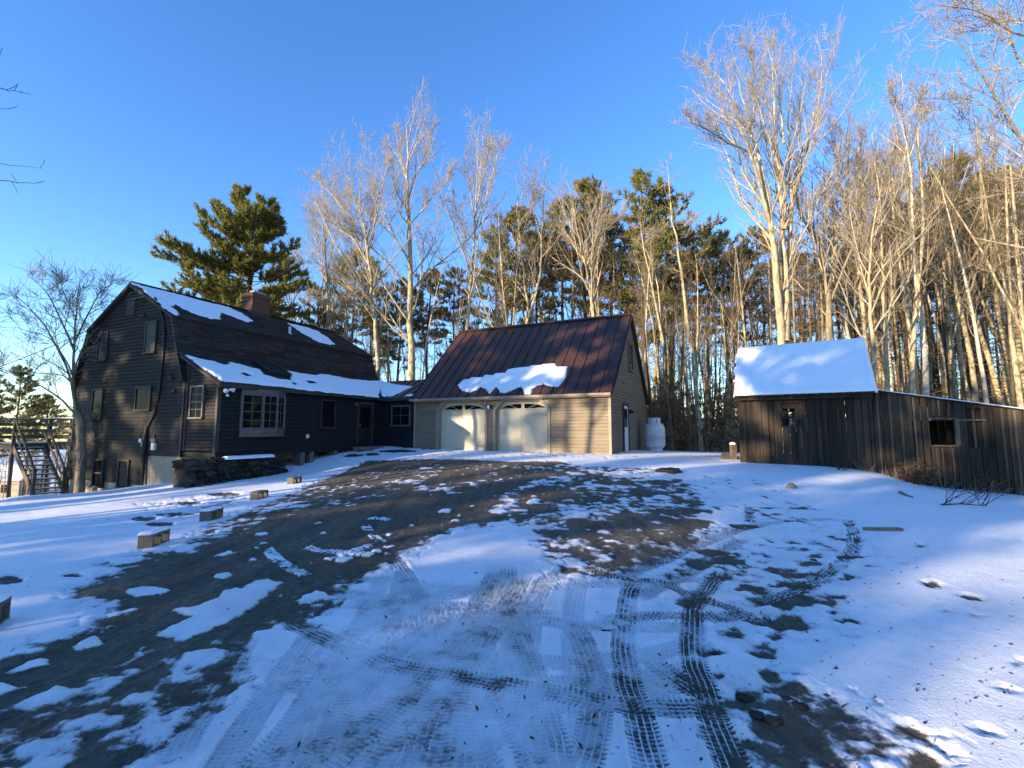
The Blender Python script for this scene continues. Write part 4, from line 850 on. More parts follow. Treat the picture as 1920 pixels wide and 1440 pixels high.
# bare forest trees
NB = 9; bproto = []; Hs = []
for i in range(NB):
    H = [19,21,17,20,18,15,22,14,16][i]; tr, cr = bare_mesh(100+i, H, [.14,.17,.11,.15,.12,.09,.17,.08,.10][i], CFG_SLIM if i % 3 else CFG_TALL, 3, fork=[0,1,0,1,0,0,2,0,1][i], lean=.05, crook=.03, low_dead=26)
    bproto.append((tr, cr, ['bark_pale','bark_pale','bark_dark','bark_pale','bark_birch','bark_dark','bark_pale','bark_grey','bark_pale'][i])); Hs.append(H)
# slender dead spruce poles with many short side twigs
def pole_mesh(seed, H, r):
    rng = np.random.default_rng(seed); z = np.linspace(-.3, H, 10); tk = np.stack([.1*np.sin(z*.3+seed), .1*np.cos(z*.35), z], 1); cr = []
    for k in range(150):
        t = .05+.93*rng.random(); p, T = along(tk, t); L = (.4+1.5*rng.random())*(1.1-.7*t); q = limb(rng, p, side_dir(rng, T, R(92)), L, 5, .09, .015); cr.append((q, np.linspace(.012, .005, 5), 3))
        for j in range(3):
            pp_, TT = along(q, .25+.7*rng.random()); cr.append((limb(rng, pp_, side_dir(rng, TT, R(48)), .2+.4*rng.random(), 3, .1, 0), np.linspace(.006, .004, 3), 3))
    return [(tk, r*(1-np.linspace(0, 1, 10))**.8+.01, 7)], cr
for i in range(3):
    bproto.append((*pole_mesh(200+i, 11+2*i, .07+.015*i), ['bark_dark','bark_grey','bark_dark'][i])); Hs.append(11+2*i)
bfirst = {}
BL = {0:'tall straight pale bare tree',1:'forked pale bare tree',2:'thin grey bare tree',3:'forked bare tree with pale stems',4:'white-stemmed slim bare tree',5:'low thin grey bare tree',6:'tall many-forked pale tree',7:'young thin grey tree',8:'small forked pale tree',9:'dark pole-like dead conifer',10:'grey pole-like dead conifer',11:'tall dark dead conifer'}
def put_bare(x, Y, vi, sc):
    g = at_ground(x, Y); depth = 'near the front' if Y < 33 else 'in the middle rows' if Y < 46 else 'deep in the wood'
    lab = '%s %s, %s' % (BL[vi], WHERE(x), depth); grp = 'bare trees %s' % WHERE(x)
    if vi not in bfirst:
        tr, cr, bm = bproto[vi]; bfirst[vi] = tree_from('dead_conifer' if vi > 8 else 'bare_tree', lab, g, tr, cr, bm, 'twig_mid' if bm != 'bark_dark' else 'twig_dark', grp, rs.uniform(0, 6.28), sc)
    else: copy_tree(bfirst[vi], g, lab, grp, rs.uniform(0, 6.28), sc)
def scatter(x0, x1, Y0, Y1, n, kinds, drop=(0, 120)):
    for k in range(n):
        x = x0+(x1-x0)*(k+rs.random())/n; Y = Y0+(Y1-Y0)*rs.random()**.8; vi = int(rs.choice(kinds)); g = at_ground(x, Y)
        ht = 1.6+(806-skyline(x)-rs.uniform(*drop))/880*Y-g[2]; put_bare(x, Y, vi, float(np.clip(ht/Hs[vi], .45, 1.45)))
scatter(560, 1200, 32, 50, 40, [0,1,2,3,4,6,8]); scatter(1196, 1390, 27, 46, 34, [0,2,3,4,5,7,8], (0,160)); scatter(1390, 1660, 25, 48, 34, [0,1,2,3,5,6,9,10]); scatter(1640, 2000, 22, 46, 52, [0,1,2,3,4,5,6,8,9,10,11], (60,260)); scatter(1620, 1990, 20, 32, 26, [0,1,3,4,6], (0,130))
scatter(1200, 1400, 30, 50, 14, [9,10,11], (120,240)); scatter(560, 1200, 36, 52, 20, [9,10,11], (120,240)); scatter(1390, 2000, 22, 46, 26, [9,10,11], (100,260))
# beech saplings that keep their tan leaves
def sapling(seed):
    rng = np.random.default_rng(seed); z = np.linspace(-.1, 3.6, 8); tk = np.stack([.08*np.sin(z+seed), .08*np.cos(z*.8), z], 1); br = []; TC = []
    for k in range(26):
        p, T = along(tk, .15+.83*rng.random()); q = limb(rng, p, side_dir(rng, T, R(65)), .4+.9*rng.random(), 4, .1, .03); br.append((q, np.linspace(.01, .005, 4), 3))
        for v in range(16):
            c, _ = along(q, .2+.79*rng.random()); TC.append(c)
    V, F = tuft_mesh(rng, TC, np.tile([0, 0, -.4], (len(TC), 1)), 2, .08, .14, .035); return tk, br, V, F
sf = []
for i in range(52):
    x = (rs.uniform(1205, 1300) if i % 2 else rs.uniform(1205, 1395)) if i < 38 else rs.uniform(1400, 1960); Y = rs.uniform(25.5, 36); g = at_ground(x, Y); sc = rs.uniform(.6, 1.15)
    lab = 'low beech sapling holding tan dry leaves %s, %s' % (WHERE(x), 'near the front' if Y < 29 else 'behind the front row' if Y < 32.5 else 'further back')
    if len(sf) < 3:
        tk, br, V, F = sapling(300+i); o = thing('beech_sapling', lab, 'sapling', g, 'beech saplings with dry leaves'); o.scale = (sc,)*3
        v, f = tubes([(tk, np.linspace(.03, .01, 8), 5)]+br); npmesh('trunk', v, f, 4, M['bark_grey'], o); npmesh('crown', V, F, 3, M['leaf_tan'], o); sf.append(o)
    else: copy_tree(sf[i % 3], g, lab, 'beech saplings with dry leaves', rs.uniform(0, 6.28), sc)
# left background conifers and bare bushes
for (x, Y, yt, vi, lab) in [(28,30,690,1,'dark conifer at the far left behind the deck'),(88,40,745,0,'low distant pine between deck and house'),(-30,36,700,1,'dark conifer half cut by the left edge'),(55,60,770,1,'far small conifer down in the left hollow')]:
    g = at_ground(x, Y); ht = 1.6+(806-yt)/880*Y-g[2]; copy_tree(first[vi], g, lab, 'conifers in the hollow', rs.uniform(0, 6.28), ht/(16+vi))
for k in range(22):
    x = rs.uniform(-60, 135); Y = rs.uniform(30, 62); vi = int(rs.choice([2,5,7,8,9])); g = at_ground(x, Y); ht = rs.uniform(3.5, 7.5)
    lab = BL[vi]+' in the hollow left of the house, '+('nearest rows' if Y < 40 else 'middle rows' if Y < 50 else 'far rows'); copy_tree(bfirst[vi], g, lab, 'thin trees in the left hollow', rs.uniform(0, 6.28), ht/Hs[vi])
# trees behind the photographer that shade the yard
SUNH = np.array([-math.sin(R(54)), -math.cos(R(54))]); PERP = np.array([SUNH[1], -SUNH[0]]); rb = np.random.default_rng(33)
LOWGAP = .30; SHBANDS = [('p', 9.5, 18, 4, 4, 8), ('t', 10, 18, 3, 6, 9), ('p', -11, .5, 6, 2, 4.5), ('t', -9, 1, 2, 4, 6), ('p', -30, -11, 6, 1, 4), ('p', 18, 30, 5, 3, 8)]
def put_shade(D, off, vi, ht, kind):
    p = np.array([0., 12.])+SUNH*D+PERP*off
    if p[1] > 0 and abs(p[0]) < 1.3*p[1]+4: return
    z = tz(*p); lab = ('shade-giving pine' if kind == 'p' else 'bare shade tree')+' in the wood beyond the near edge of the yard'
    if kind == 'p': copy_tree(first[vi], (p[0], p[1], z), lab, 'trees behind the viewpoint', rb.uniform(0, 6.28), ht/(16+vi))
    else: copy_tree(bfirst[vi], (p[0], p[1], z), lab, 'trees behind the viewpoint', rb.uniform(0, 6.28), ht/Hs[vi])
hem = pine_from('conifer', 'low dense conifer in the wood beyond the near edge of the yard', (-40, -14, tz(-40, -14)), pine_parts(90, 9., 1.2, lambda t, az: np.interp(t, [0,.3,.7,1], [2.4,2.5,1.5,.3]), 70, .14, nper=5, l=(.25,.5), w=.06, sub=8, dead=4, nt=4), 'needle_dark', 'trees behind the viewpoint')
def put_hem(D, off, ht):
    p = np.array([0., 12.])+SUNH*D+PERP*off
    if p[1] > 0 and abs(p[0]) < 1.3*p[1]+4: return
    copy_tree(hem, (p[0], p[1], tz(*p)), 'low dense conifer in the wood beyond the near edge of the yard', 'trees behind the viewpoint', rb.uniform(0, 6.28), ht/9.)
off = -26.
while off < 24:
    D = rb.uniform(36, 46)
    if rb.random() > (.06 if -14 < off < 2 else LOWGAP): put_hem(D, off, .176*D+rb.uniform(-.6, 1.3)-(.5 if 1 < off < 9 else 0))
    off += rb.uniform(2.0, 3.4)
tallp = pine_from('pine_tree', 'high-crowned pine in the wood beyond the near edge of the yard', (-52, -18, tz(-52, -18)), pine_parts(95, 17., 11.2, fp, 46, .17, nper=5, l=(.25,.5), w=.06, sub=7, dead=20, nt=4), 'needle_dark', 'trees behind the viewpoint')
for kind, o0, o1, n, lo, hi in SHBANDS:
    for k in range(n):
        D = rb.uniform(32, 50); off = o0+(o1-o0)*(k+rb.random())/n
        if kind == 'p': put_shade(D, off, int(rb.integers(0, 4)), .176*(D+5)+rb.uniform(lo, hi), 'p')
        else:
            p = np.array([0., 12.])+SUNH*D+PERP*off
            copy_tree(tallp, (p[0], p[1], tz(*p)), 'high-crowned pine in the wood beyond the near edge of the yard', 'trees behind the viewpoint', rb.uniform(0, 6.28), (.176*(D+5)+rb.uniform(lo, hi))/17.)
def aim(P, D, src, frac, H, lab):      # a tree standing where its crown or stem comes between the sun and a spot of the yard
    p = np.asarray(P)[:2]+SUNH*D; z = tz(*p); h = P[2]+.176*D-z; copy_tree(src, (p[0], p[1], z), lab, 'trees behind the viewpoint', rb.uniform(0, 6.28), h/(frac*H))
for P, D in [(sp(.7,.9,3.7), 44), (sp(2.0,.2,3.1), 47), (sp(3.2,1.5,4.4), 41), (gp(7,2,5.0), 46), (gp(3.2,2.6,6.0), 43), (gp(.5,2.0,5.2), 40)]: aim(P, D, tallp, .85, 17., 'high-crowned pine in the wood beyond the near edge of the yard')
aim(gp(.95,0,1.6), 25, bfirst[0], .42, Hs[0], 'tall straight bare tree whose stem shades the garage wall')
for k in range(20):
    D = rb.uniform(26, 56); o_ = rb.uniform(-34, 34)
    if not .5 < o_ < 9: put_shade(D, o_, int(rb.choice([0,1,3,6])), .176*(D+5)+rb.uniform(3, 9), 'b')
for k in range(30):
    th = R(rb.uniform(100, 205)); d_ = rb.uniform(24, 46); p = (math.sin(th)*d_, math.cos(th)*d_)
    if abs(p[0]) < 1.3*p[1]+4 or p[1] > 2: continue
    if k % 3 == 2: copy_tree(bfirst[int(rb.choice([0,1,6]))], (p[0], p[1], tz(*p)), 'bare shade tree in the wood beyond the near edge of the yard', 'trees behind the viewpoint', rb.uniform(0, 6.28), rb.uniform(.7, .95))
    else: copy_tree(hem if k % 3 else first[int(rb.integers(0, 4))], (p[0], p[1], tz(*p)), 'conifer in the wood beyond the near edge of the yard', 'trees behind the viewpoint', rb.uniform(0, 6.28), rb.uniform(1.1, 1.6) if k % 3 else rb.uniform(.7, .95))
# far wood: one mass behind the trees one can tell apart
rng = np.random.default_rng(9); far = []
for k in range(520):
    x = rng.uniform(480, 2150); Y = rng.uniform(52, 95); d = ray(x, 806); X = d[0]/d[1]*Y; z = float(terrain(np.array([X]), np.array([Y]))[0]) if k % 1 == 0 else 0
    H = rng.uniform(8, 15); tk = limb(rng, (X, Y, z-.3), (rng.normal(0, .04), rng.normal(0, .04), 1), H, 6, .02, .03); r = rng.uniform(.05, .13); far.append((tk, np.linspace(r, .02, 6), 5))
    for j in range(14):
        p, T = along(tk, .1+.88*rng.random()); far.append((limb(rng, p, side_dir(rng, T, R(70)), rng.uniform(.6, 2.4), 4, .15, .03), np.linspace(.02, .010, 4), 3))
V, F = tubes(far); tag(npmesh('far_woods', V, F, 4, M['bark_dark']), 'far bare wood behind garage and shed reading as one mass', 'woods', None, 'stuff')
# brush and dry leaves on the floor of the wood
br = []; TC = []
for k in range(1700):
    x = rng.uniform(1190, 2050) if k % 3 else rng.uniform(560, 1200); Y = (27 if x < 1400 else 21)+22*rng.random()**1.3; d = ray(x, 806); X = d[0]/d[1]*Y
    z = .45 if False else None; br.append((X, Y, rng.uniform(.5, 2.3)))
br = np.array(br); bz = terrain(br[:, 0], br[:, 1]); pl = []
for (X, Y, H), z in zip(br, bz):
    q = limb(rng, (X, Y, z-.05), (rng.normal(0, .25), rng.normal(0, .25), 1), H, 4, .12, .02); pl.append((q, np.linspace(.012, .006, 4), 3))
    for j in range(4):
        p, T = along(q, .3+.65*rng.random()); e = limb(rng, p, side_dir(rng, T, R(50)), .3*H*(.5+rng.random()), 3, .12, .02); pl.append((e, np.linspace(.007, .005, 3), 3))
        if rng.random() < .3: TC += [along(e, rng.random())[0] for _ in range(3)]
V, F = tubes(pl); tag(npmesh('undergrowth', V, F, 4, M['twig']), 'tangle of thin brush on the floor of the wood', 'undergrowth', None, 'stuff')
gx = []
for k in range(9000):
    x = rng.uniform(1190, 2050) if k % 4 else rng.uniform(560, 1200); Y = (26.5 if x < 1400 else 20.5)+26*rng.random()**1.2; d = ray(x, 806); gx.append((d[0]/d[1]*Y, Y))
gx = np.array(gx); gz = terrain(gx[:, 0], gx[:, 1]); TC += [np.array([a, b_, c+.05+.3*rng.random()**3]) for (a, b_), c in zip(gx, gz)]
V, F = tuft_mesh(rng, TC, np.tile([0, 0, -.2], (len(TC), 1)), 2, .10, .20, .05); tag(npmesh('dry_leaves', V, F, 3, M['leaf_tan']), 'dry tan leaves strewn and caught low in the wood', 'leaves', None, 'stuff')
#@GROUND
# ================================================================== GROUND
def onground_many(P):
    P = np.asarray(P, float); d = (np.array([1., 0, 0])*((P[:, 0:1]-960)/FPX)+_Fw-_Up*((P[:, 1:2]-720)/FPX)); z = np.full(len(P), -.1)
    dz = np.minimum(d[:, 2], -.012)
    for _ in range(14):
        X = EYE+d*((z-1.6)/dz)[:, None]; z = .5*z+.5*terrain(X[:, 0], X[:, 1])
    return X[:, :2]
fine = np.radians(np.linspace(-66, 66, 1180)); coarse = np.radians(np.linspace(66, 294, 72))[1:-1]; ang = np.r_[fine, coarse]
yy = np.arange(1600, 815, -1.15); rad = 1.6*880/(yy-806); rad = np.r_[np.linspace(.25, rad[0], 8)[:-1], rad, np.geomspace(rad[-1], 420, 14)[1:]]
A, Rr = np.meshgrid(ang, rad, indexing='xy'); GX = (np.sin(A)*Rr); GY = (np.cos(A)*Rr)
shp = GX.shape; gx = GX.ravel(); gy = GY.ravel(); gz = terrain(gx, gy)
front = (np.abs(A.ravel()) < R(66.5)) & (Rr.ravel() < 45)
fx = gx[front]; fy = gy[front]
# ---- snow cover: 1 = whole, 0 = bare. Shapes are laid out on the ground in metres.
nz1 = fbm(fx*1.1, fy*1.1, 1, 5); nz2 = fbm(fx*4.5, fy*4.5, 2, 4); nz3 = fbm(fx*.45, fy*.45, 3, 3); nzf = fbm(fx*14, fy*14, 8, 3); nz4 = fbm(fx*9, fy*9, 4, 3)
F_ = np.ones(len(fx))
def W(pts): return onground_many(pts)
def patch(pts, val, soft=.25, rag=.5, world=None):
    P = W(pts) if world is None else world; lo = P.min(0)-1.2; hi = P.max(0)+1.2
    m = (fx > lo[0]) & (fx < hi[0]) & (fy > lo[1]) & (fy < hi[1])
    if not m.any(): return
    sd = poly_sd(fx[m], fy[m], P)+rag*(.6*(nz1[m]-.5)+.5*(nz2[m]-.5)); k = sstep(-soft/2, soft/2, sd); F_[m] = F_[m]*(1-k)+val*k
bare = [(690,864),(760,862),(860,861),(960,866),(1050,866),(1075,876),(1050,896),(1000,906),(950,930),(930,955),(960,975),(905,986),(860,990),(835,1000),(800,1012),(770,1035),(735,1050),(700,1066),(650,1098),(615,1130),(590,1160),(560,1172),(520,1172),(470,1192),(430,1216),(360,1216),(300,1232),(240,1262),(210,1300),(130,1330),(20,1385),(-60,1420),(-120,1330),(-40,1250),(60,1222),(130,1195),(190,1165),(245,1152),(150,1128),(148,1112),(235,1066),(205,1055),(270,1040),(345,1030),(380,1000),(440,975),(505,950),(545,928),(600,905),(650,882)]
patch(bare, 0.03, .85, .9)
patch([(1240,1060),(1340,1030),(1500,1040),(1560,1080),(1520,1180),(1420,1200),(1330,1180),(1260,1130)], .70, .8, .6)
patch([(1350,1290),(1480,1280),(1640,1340),(1760,1400),(1800,1480),(1330,1480),(1330,1380)], .60, .6, .6)
patch([(1200,880),(1420,900),(1560,960),(1640,1060),(1500,1040),(1340,1000),(1240,940)], .86, .8, .6)
patch([(560,930),(640,900),(720,872),(860,872),(1000,872),(1060,880),(1000,900),(900,915),(760,930),(640,950),(560,960)], .30, 1.0, .6)        # flecked far part
patch([(1050,872),(1250,880),(1330,930),(1300,985),(1220,1060),(1130,1090),(1020,1060),(980,1000),(960,960),(1000,915)], .52, .8, .7)           # broken cover right of centre
patch([(1080,980),(1260,950),(1330,985),(1270,1040),(1180,1060),(1080,1040)], .34, .7, .6)
patch([(960,920),(1060,900),(1090,940),(1010,975),(950,970)], .30, .6, .6)
patch([(400,985),(460,960),(540,928),(620,892),(650,890),(570,935),(500,970),(430,1010),(370,1030),(330,1040)], .42, .6, .6)                 # ragged left edge
patch([(260,945),(400,930),(470,925),(430,955),(330,975)], .72, .6, .6)
patch([(80,1330),(220,1270),(330,1245),(430,1235),(480,1260),(420,1330),(330,1400),(200,1460),(60,1470),(-40,1420)], .40, .7, .6)
patch([(290,1185),(345,1206),(400,1182),(462,1132),(520,1094),(500,1092),(440,1108),(365,1138),(300,1143),(352,1160)], 1.0, .16, .3)          # snow tongue
patch([(238,1110),(262,1104),(326,1106),(300,1116),(262,1119)], 1.0, .10, .15)
for q in [[(540,1120),(600,1110),(610,1124),(560,1135)],[(470,1186),(520,1180),(560,1190),(600,1215),(540,1235),(480,1225)],[(0,1262),(80,1235),(100,1245),(30,1265),(0,1275)],[(-20,1285),(60,1282),(76,1288),(20,1300),(-20,1312)],[(40,1320),(105,1295),(120,1305),(60,1330)],[(145,1212),(175,1200),(180,1210),(155,1218)],[(350,1225),(372,1230),(362,1240)],[(210,1052),(262,1046),(256,1055),(220,1060)],[(230,1076),(242,1074),(242,1080),(232,1081)],[(400,1080),(425,1077),(420,1086)],
          [(330,1028),(345,1024),(355,1032),(338,1036)],[(385,1048),(430,1030),(455,1034),(420,1044)],[(820,955),(842,955),(842,962),(822,962)],[(845,974),(862,975),(860,979),(848,979)],[(920,958),(945,955),(948,961),(925,963)],[(990,939),(1010,938),(1008,945),(990,944)]]: patch(q, 1.0, .12, .18)
rp = np.random.default_rng(41)   # crumbs of snow left on the gravel
for k in range(46):
    x = rp.uniform(440, 1010); y = rp.uniform(872, 1060); 
    if k > 55: x = rp.uniform(40, 520); y = rp.uniform(1120, 1330)
    c = W([(x, y)])[0]; s = rp.uniform(.02, .10); patch(None, 1.0, .06, .12, world=np.array([c+np.array([math.cos(t), math.sin(t)*.8])*s*rp.uniform(.6, 1.3) for t in np.linspace(0, 6.28, 8)[:-1]]))
# bare spots melted through on the right and left
SP = [(710,455,42,16),(740,430,35,8),(900,460,95,10),(870,560,40,14),(640,545,90,16),(700,495,50,9),(700,670,80,14),(580,690,35,7),(862,765,55,24),(872,832,36,9),(600,775,75,36),(490,905,66,36),(600,1080,100,40),(520,1010,36,26),(390,1120,60,36),(560,1240,110,50),(690,1310,90,46),(780,1230,50,26),(880,1270,60,22),(970,1370,110,44),(880,1090,28,12),(1000,1155,18,10),(1255,592,42,16),(1205,412,36,8),(980,505,46,6),(1125,490,24,7),(1665,960,45,20),(250,910,36,14),(330,825,70,14),(300,800,50,10),(180,490,90,26),(120,310,110,26),(150,245,90,12),(385,320,50,6),(300,480,90,20),(240,440,70,14),(1180,1295,24,12),(1235,1415,70,36),(1350,1395,60,36),(480,265,18,6),(500,232,50,4),(620,590,60,7),(780,365,36,5),(810,380,50,5),(420,610,40,9),(90,680,26,9),(570,1390,50,30),(700,1420,70,26),(820,645,20,5),(800,720,16,5),(1060,465,26,4),(1420,650,10,4),(1320,720,16,5),(1450,740,14,4),(270,1015,14,7),(1500,1290,16,8),(1580,1080,12,5),(640,1010,20,6),(940,385,26,4)]
for cx, cy, rx, ry in SP:
    x, y = 1240+cx*.4028, 860+cy*.4028; rx *= .4028; ry *= .4028
    patch([(x+rx*math.cos(t)*rp.uniform(.75,1.15), y+ry*math.sin(t)*rp.uniform(.6,1.25)) for t in np.linspace(0, 6.28, 12)[:-1]], 0.10, .22, .5)
for x, y, rx, ry in [(12,1090,28,8),(345,945,30,3),(330,966,36,4),(270,974,22,5),(300,985,28,5),(140,1082,22,4),(575,855,22,3),(420,928,30,3),(1260,885,10,3),(1210,925,40,4),(1150,905,40,5),(1110,940,50,7),(1120,985,60,8),(1230,905,40,4)]:
    patch([(x+rx*math.cos(t), y+ry*math.sin(t)*rp.uniform(.8,1.2)) for t in np.linspace(0, 6.28, 10)[:-1]], 0.05, .12, .3)
patch([(640,846),(720,840),(1150,849),(1230,858),(1150,863),(900,858),(740,858),(650,866)], .92, .5, .4)      # bank of snow along the walls
patch([(880,1000),(960,992),(1010,1010),(1000,1050),(930,1080),(860,1090),(800,1070),(790,1040),(830,1010)], 1.0, .35, .35)
# woods floor: thin broken snow and leaf litter
wood = sstep(26, 30, fy-.12*np.abs(fx-6)) * sstep(-14, -8, fx); F_ = F_*(1-.62*wood)
rsh = sstep(17.2, 20, fy+.6*(fx-14))*sstep(13, 16, fx); F_ = F_*(1-.5*rsh)
hollow = sstep(-17, -21, fx); F_ = F_*(1-.35*hollow)
# ---- tyre tracks
track_dark = np.zeros(len(fx)); track_grey = np.zeros(len(fx)); press = np.zeros(len(fx)); ridge = np.zeros(len(fx))
def track(pts, dark, w=.105, white=False, seed=0, ribs=4):
    P = W(pts); n = len(P); t = np.linspace(0, n-1, 10*(n-1)+1); i = np.clip(t.astype(int), 0, n-2); u = (t-i)[:, None]
    Pm = P[np.clip(i-1, 0, n-1)]; Pa = P[i]; Pb = P[i+1]; Pn = P[np.clip(i+2, 0, n-1)]
    S = .5*(2*Pa+(Pb-Pm)*u+(2*Pm-5*Pa+4*Pb-Pn)*u**2+(3*Pa-Pm-3*Pb+Pn)*u**3)
    wob = .012*(nz2-.5)+.010*(nz4-.5); best = np.full(len(fx), 9.); sg = np.zeros(len(fx)); al = np.zeros(len(fx)); acc = 0
    for a, b_ in zip(S[:-1], S[1:]):
        e = b_-a; L = np.hypot(*e)
        if L < 1e-6: continue
        lo = np.minimum(a, b_)-w*1.5; hi = np.maximum(a, b_)+w*1.5; m = np.where((fx > lo[0]) & (fx < hi[0]) & (fy > lo[1]) & (fy < hi[1]))[0]
        if len(m):
            wx = fx[m]-a[0]; wy = fy[m]-a[1]; q = (wx*e[0]+wy*e[1])/(L*L); qc = np.clip(q, 0, 1); dx = wx-e[0]*qc; dy = wy-e[1]*qc; d = np.hypot(dx, dy); k = d < best[m]; mm = m[k]
            best[mm] = d[k]; sg[mm] = ((e[0]*wy-e[1]*wx)/L)[k]; al[mm] = acc+qc[k]*L
        acc += L
    ins = sstep(w+.016, w-.014, best+wob)*(best < 8)
    if white: 
        F_[:] = np.maximum(F_, ins*(.35+.9*nz2)*(np.abs(np.sin(al*38)) > .35)); return
    best = best+wob; v = (sg+wob*1.2)/w                      # -1..1 across
    rib = np.abs(((v*.5+.5)*(ribs+1)) % 1-.5)*2      # grooves stay white
    groove = sstep(.72, .9, rib); lug = sstep(.25, .75, .5+.5*np.sin(al*2*math.pi/.034+v*3.0*np.sign(v)))
    edge_ = sstep(.62, .85, np.abs(v)); contact = (1-groove)*(1-edge_*(1-lug))*(.72+.28*lug)
    patchy = np.clip((.88 if dark > .65 else .80)+(.95 if dark > .65 else 1.1)*((nz1-.5)+(nz2-.5)+.8*(nz4-.5)), .1, 1.05)
    end = sstep(0, .25, al)*sstep(acc, acc-.25, al)
    dk = ins*dark*contact*patchy*end*np.clip(.55+.9*nz4, .3, 1.1); 
    if dark < .74: track_grey[:] = np.maximum(track_grey, np.clip(ins*end*(.14+.86*contact)*min(1., dark*1.75)*np.clip(.75+.9*(nz1-.5)+.6*(nz4-.5), .2, 1.1), 0, 1)); dk = dk*(.48 if dark < .6 else .72)
    track_dark[:] = np.maximum(track_dark, dk); press[:] = np.maximum(press, ins*end*(.45+.5*contact)*min(1, dark+.35)); ridge[:] = np.maximum(ridge, (sstep(w+.05, w+.01, best)-ins)*.5*(best < 8)*end)
TR = [([(1355,1070),(1330,1105),(1304,1134),(1298,1182),(1300,1243),(1320,1295),(1333,1343),(1373,1440),(1400,1520)], .88),
      ([(1196,1090),(1180,1114),(1172,1166),(1168,1222),(1180,1295),(1196,1343),(1220,1440),(1245,1530)], .74),
      ([(530,1160),(600,1198),(680,1230),(741,1255),(842,1271),(1003,1299),(1164,1331),(1260,1336),(1365,1335),(1400,1330)], .72),
      ([(1195,1230),(1240,1259),(1280,1287),(1321,1315),(1375,1342)], .75), ([(1588,975),(1598,1000),(1602,1021),(1586,1049),(1530,1094),(1465,1122),(1395,1140)], .8),
      ([(1083,1061),(1164,1086),(1240,1098),(1300,1122),(1361,1142),(1421,1166),(1502,1176)], .75), ([(1100,1165),(1156,1166),(1240,1160),(1320,1162),(1420,1160)], .68),
      ([(1407,950),(1405,968),(1407,985)], .75), ([(1417,985),(1320,1021),(1240,1053),(1150,1092)], .6), ([(1580,977),(1482,978),(1401,993),(1320,1013),(1180,1050)], .45), ([(1400,1010),(1330,1050),(1270,1090),(1180,1130)], .55),
      ([(980,1140),(930,1158),(882,1214),(858,1263),(781,1343),(721,1440),(680,1520)], .42), ([(1075,1060),(1055,1077),(987,1118),(955,1158),(930,1210)], .38), ([(950,1060),(954,1077),(962,1166),(979,1243),(995,1363),(999,1440)], .36),
      ([(720,1030),(741,1053),(781,1118),(793,1174),(800,1240)], .52), ([(540,1090),(640,1114),(733,1138),(882,1142),(962,1155),(1060,1160)], .48), ([(815,1260),(825,1279),(858,1343),(902,1440),(930,1520)], .34), ([(800,1250),(769,1287),(693,1367),(624,1440),(580,1500)], .4), ([(880,1280),(906,1343),(950,1440)], .25),
      ([(470,1195),(459,1214),(362,1367),(310,1460)], .34), ([(600,1170),(576,1206),(500,1315),(423,1440),(390,1500)], .36), ([(680,1165),(636,1235),(556,1360),(491,1440),(450,1510)], .42), ([(720,1080),(690,1150),(640,1230),(590,1300)], .3), ([(1090,1080),(1075,1160),(1080,1260),(1100,1400),(1110,1460)], .22), ([(860,1100),(800,1130),(740,1200),(680,1300),(560,1480)], .33),
      ([(1000,1080),(960,1100),(860,1120),(740,1130),(600,1105)], .4), ([(700,1320),(560,1400),(450,1500)], .3)]
for i, (p, dk) in enumerate(TR): track(p, dk, w=.095 if dk > .6 else .1, seed=i)
rt_ = np.random.default_rng(63)
for k in range(26):     # the fan of faint older passes over the packed snow
    x0 = rt_.uniform(330, 1180); x1 = 900+.18*(x0-800)+rt_.uniform(-130, 130); y1 = rt_.uniform(1060, 1180); cx = rt_.uniform(-60, 60)
    track([(x0, 1500), (x0*.6+x1*.4+cx, 1320), (x0*.25+x1*.75+cx*.6, 1200), (x1, y1)], rt_.uniform(.28, .58), w=rt_.uniform(.085, .11))
for k in range(8):
    y0 = rt_.uniform(1090, 1330); track([(rt_.uniform(480, 640), y0-30), (850, y0+rt_.uniform(-15, 20)), (1100, y0+rt_.uniform(-30, 30)), (1340, y0+rt_.uniform(-50, 20))], rt_.uniform(.25, .5))
for p in [[(500,1030),(520,1050),(545,1066),(575,1080)],[(610,1052),(650,1040),(690,1025),(720,1018)],[(575,1028),(620,1036),(690,1042)],[(684,985),(700,1005),(730,1025)],[(690,972),(730,976)],[(960,1082),(1000,1068),(1080,1050)]]: track(p, 1, .075, white=True)
# ---- final cover, height, wear
mid_ = np.where((F_ > .045) & (F_ < .975), 1, .12); cov = F_+.6*(nz1-.5)*mid_+.95*(nz2-.5)*mid_+.8*(nz4-.5)*mid_+.35*(nz2-.5)*(F_ <= .08)+.5*(nz4-.5)*(F_ <= .08)
covh = sstep(.45, 1.0, cov); cov = sstep(.20, .88, cov); worn = cov*(1-np.clip(track_dark*.92, 0, .80))
center = sstep(6., 2.8, np.hypot((fx-.2)/1.25, fy-3.6))      # trodden, gritty snow where cars turn
worn = worn*(1-.30*track_grey*sstep(.40, .62, .4*nz4+.6*nzf))*(1-center*.22*sstep(.52, .70, .5*nz2+.5*nzf))
h = .024*covh*(.75+.5*nz3)+.006*cov-.020*press*cov+.012*ridge*cov+.010*(nz1-.5)*cov+.006*(nz2-.5)+.016*(nzf-.5)*(1-cov)+.012*(nz4-.5)*(1-cov)
crust = sstep(3, 7, np.abs(fx-.5))*cov; h = h+crust*.022*(fbm(fx*1.3+fy*.35, fy*2.6, 12, 3)-.5)
gz2 = gz.copy(); gz2[front] += h
snow_a = np.ones(len(gx)); far_ = np.where(front, 1, sstep(.36, .6, .35+.5*fbm(gx*.5, gy*.5, 9, 4))); snow_a[:] = np.where(np.hypot(gx, gy) > 45, far_*.8, 1); snow_a[front] = worn
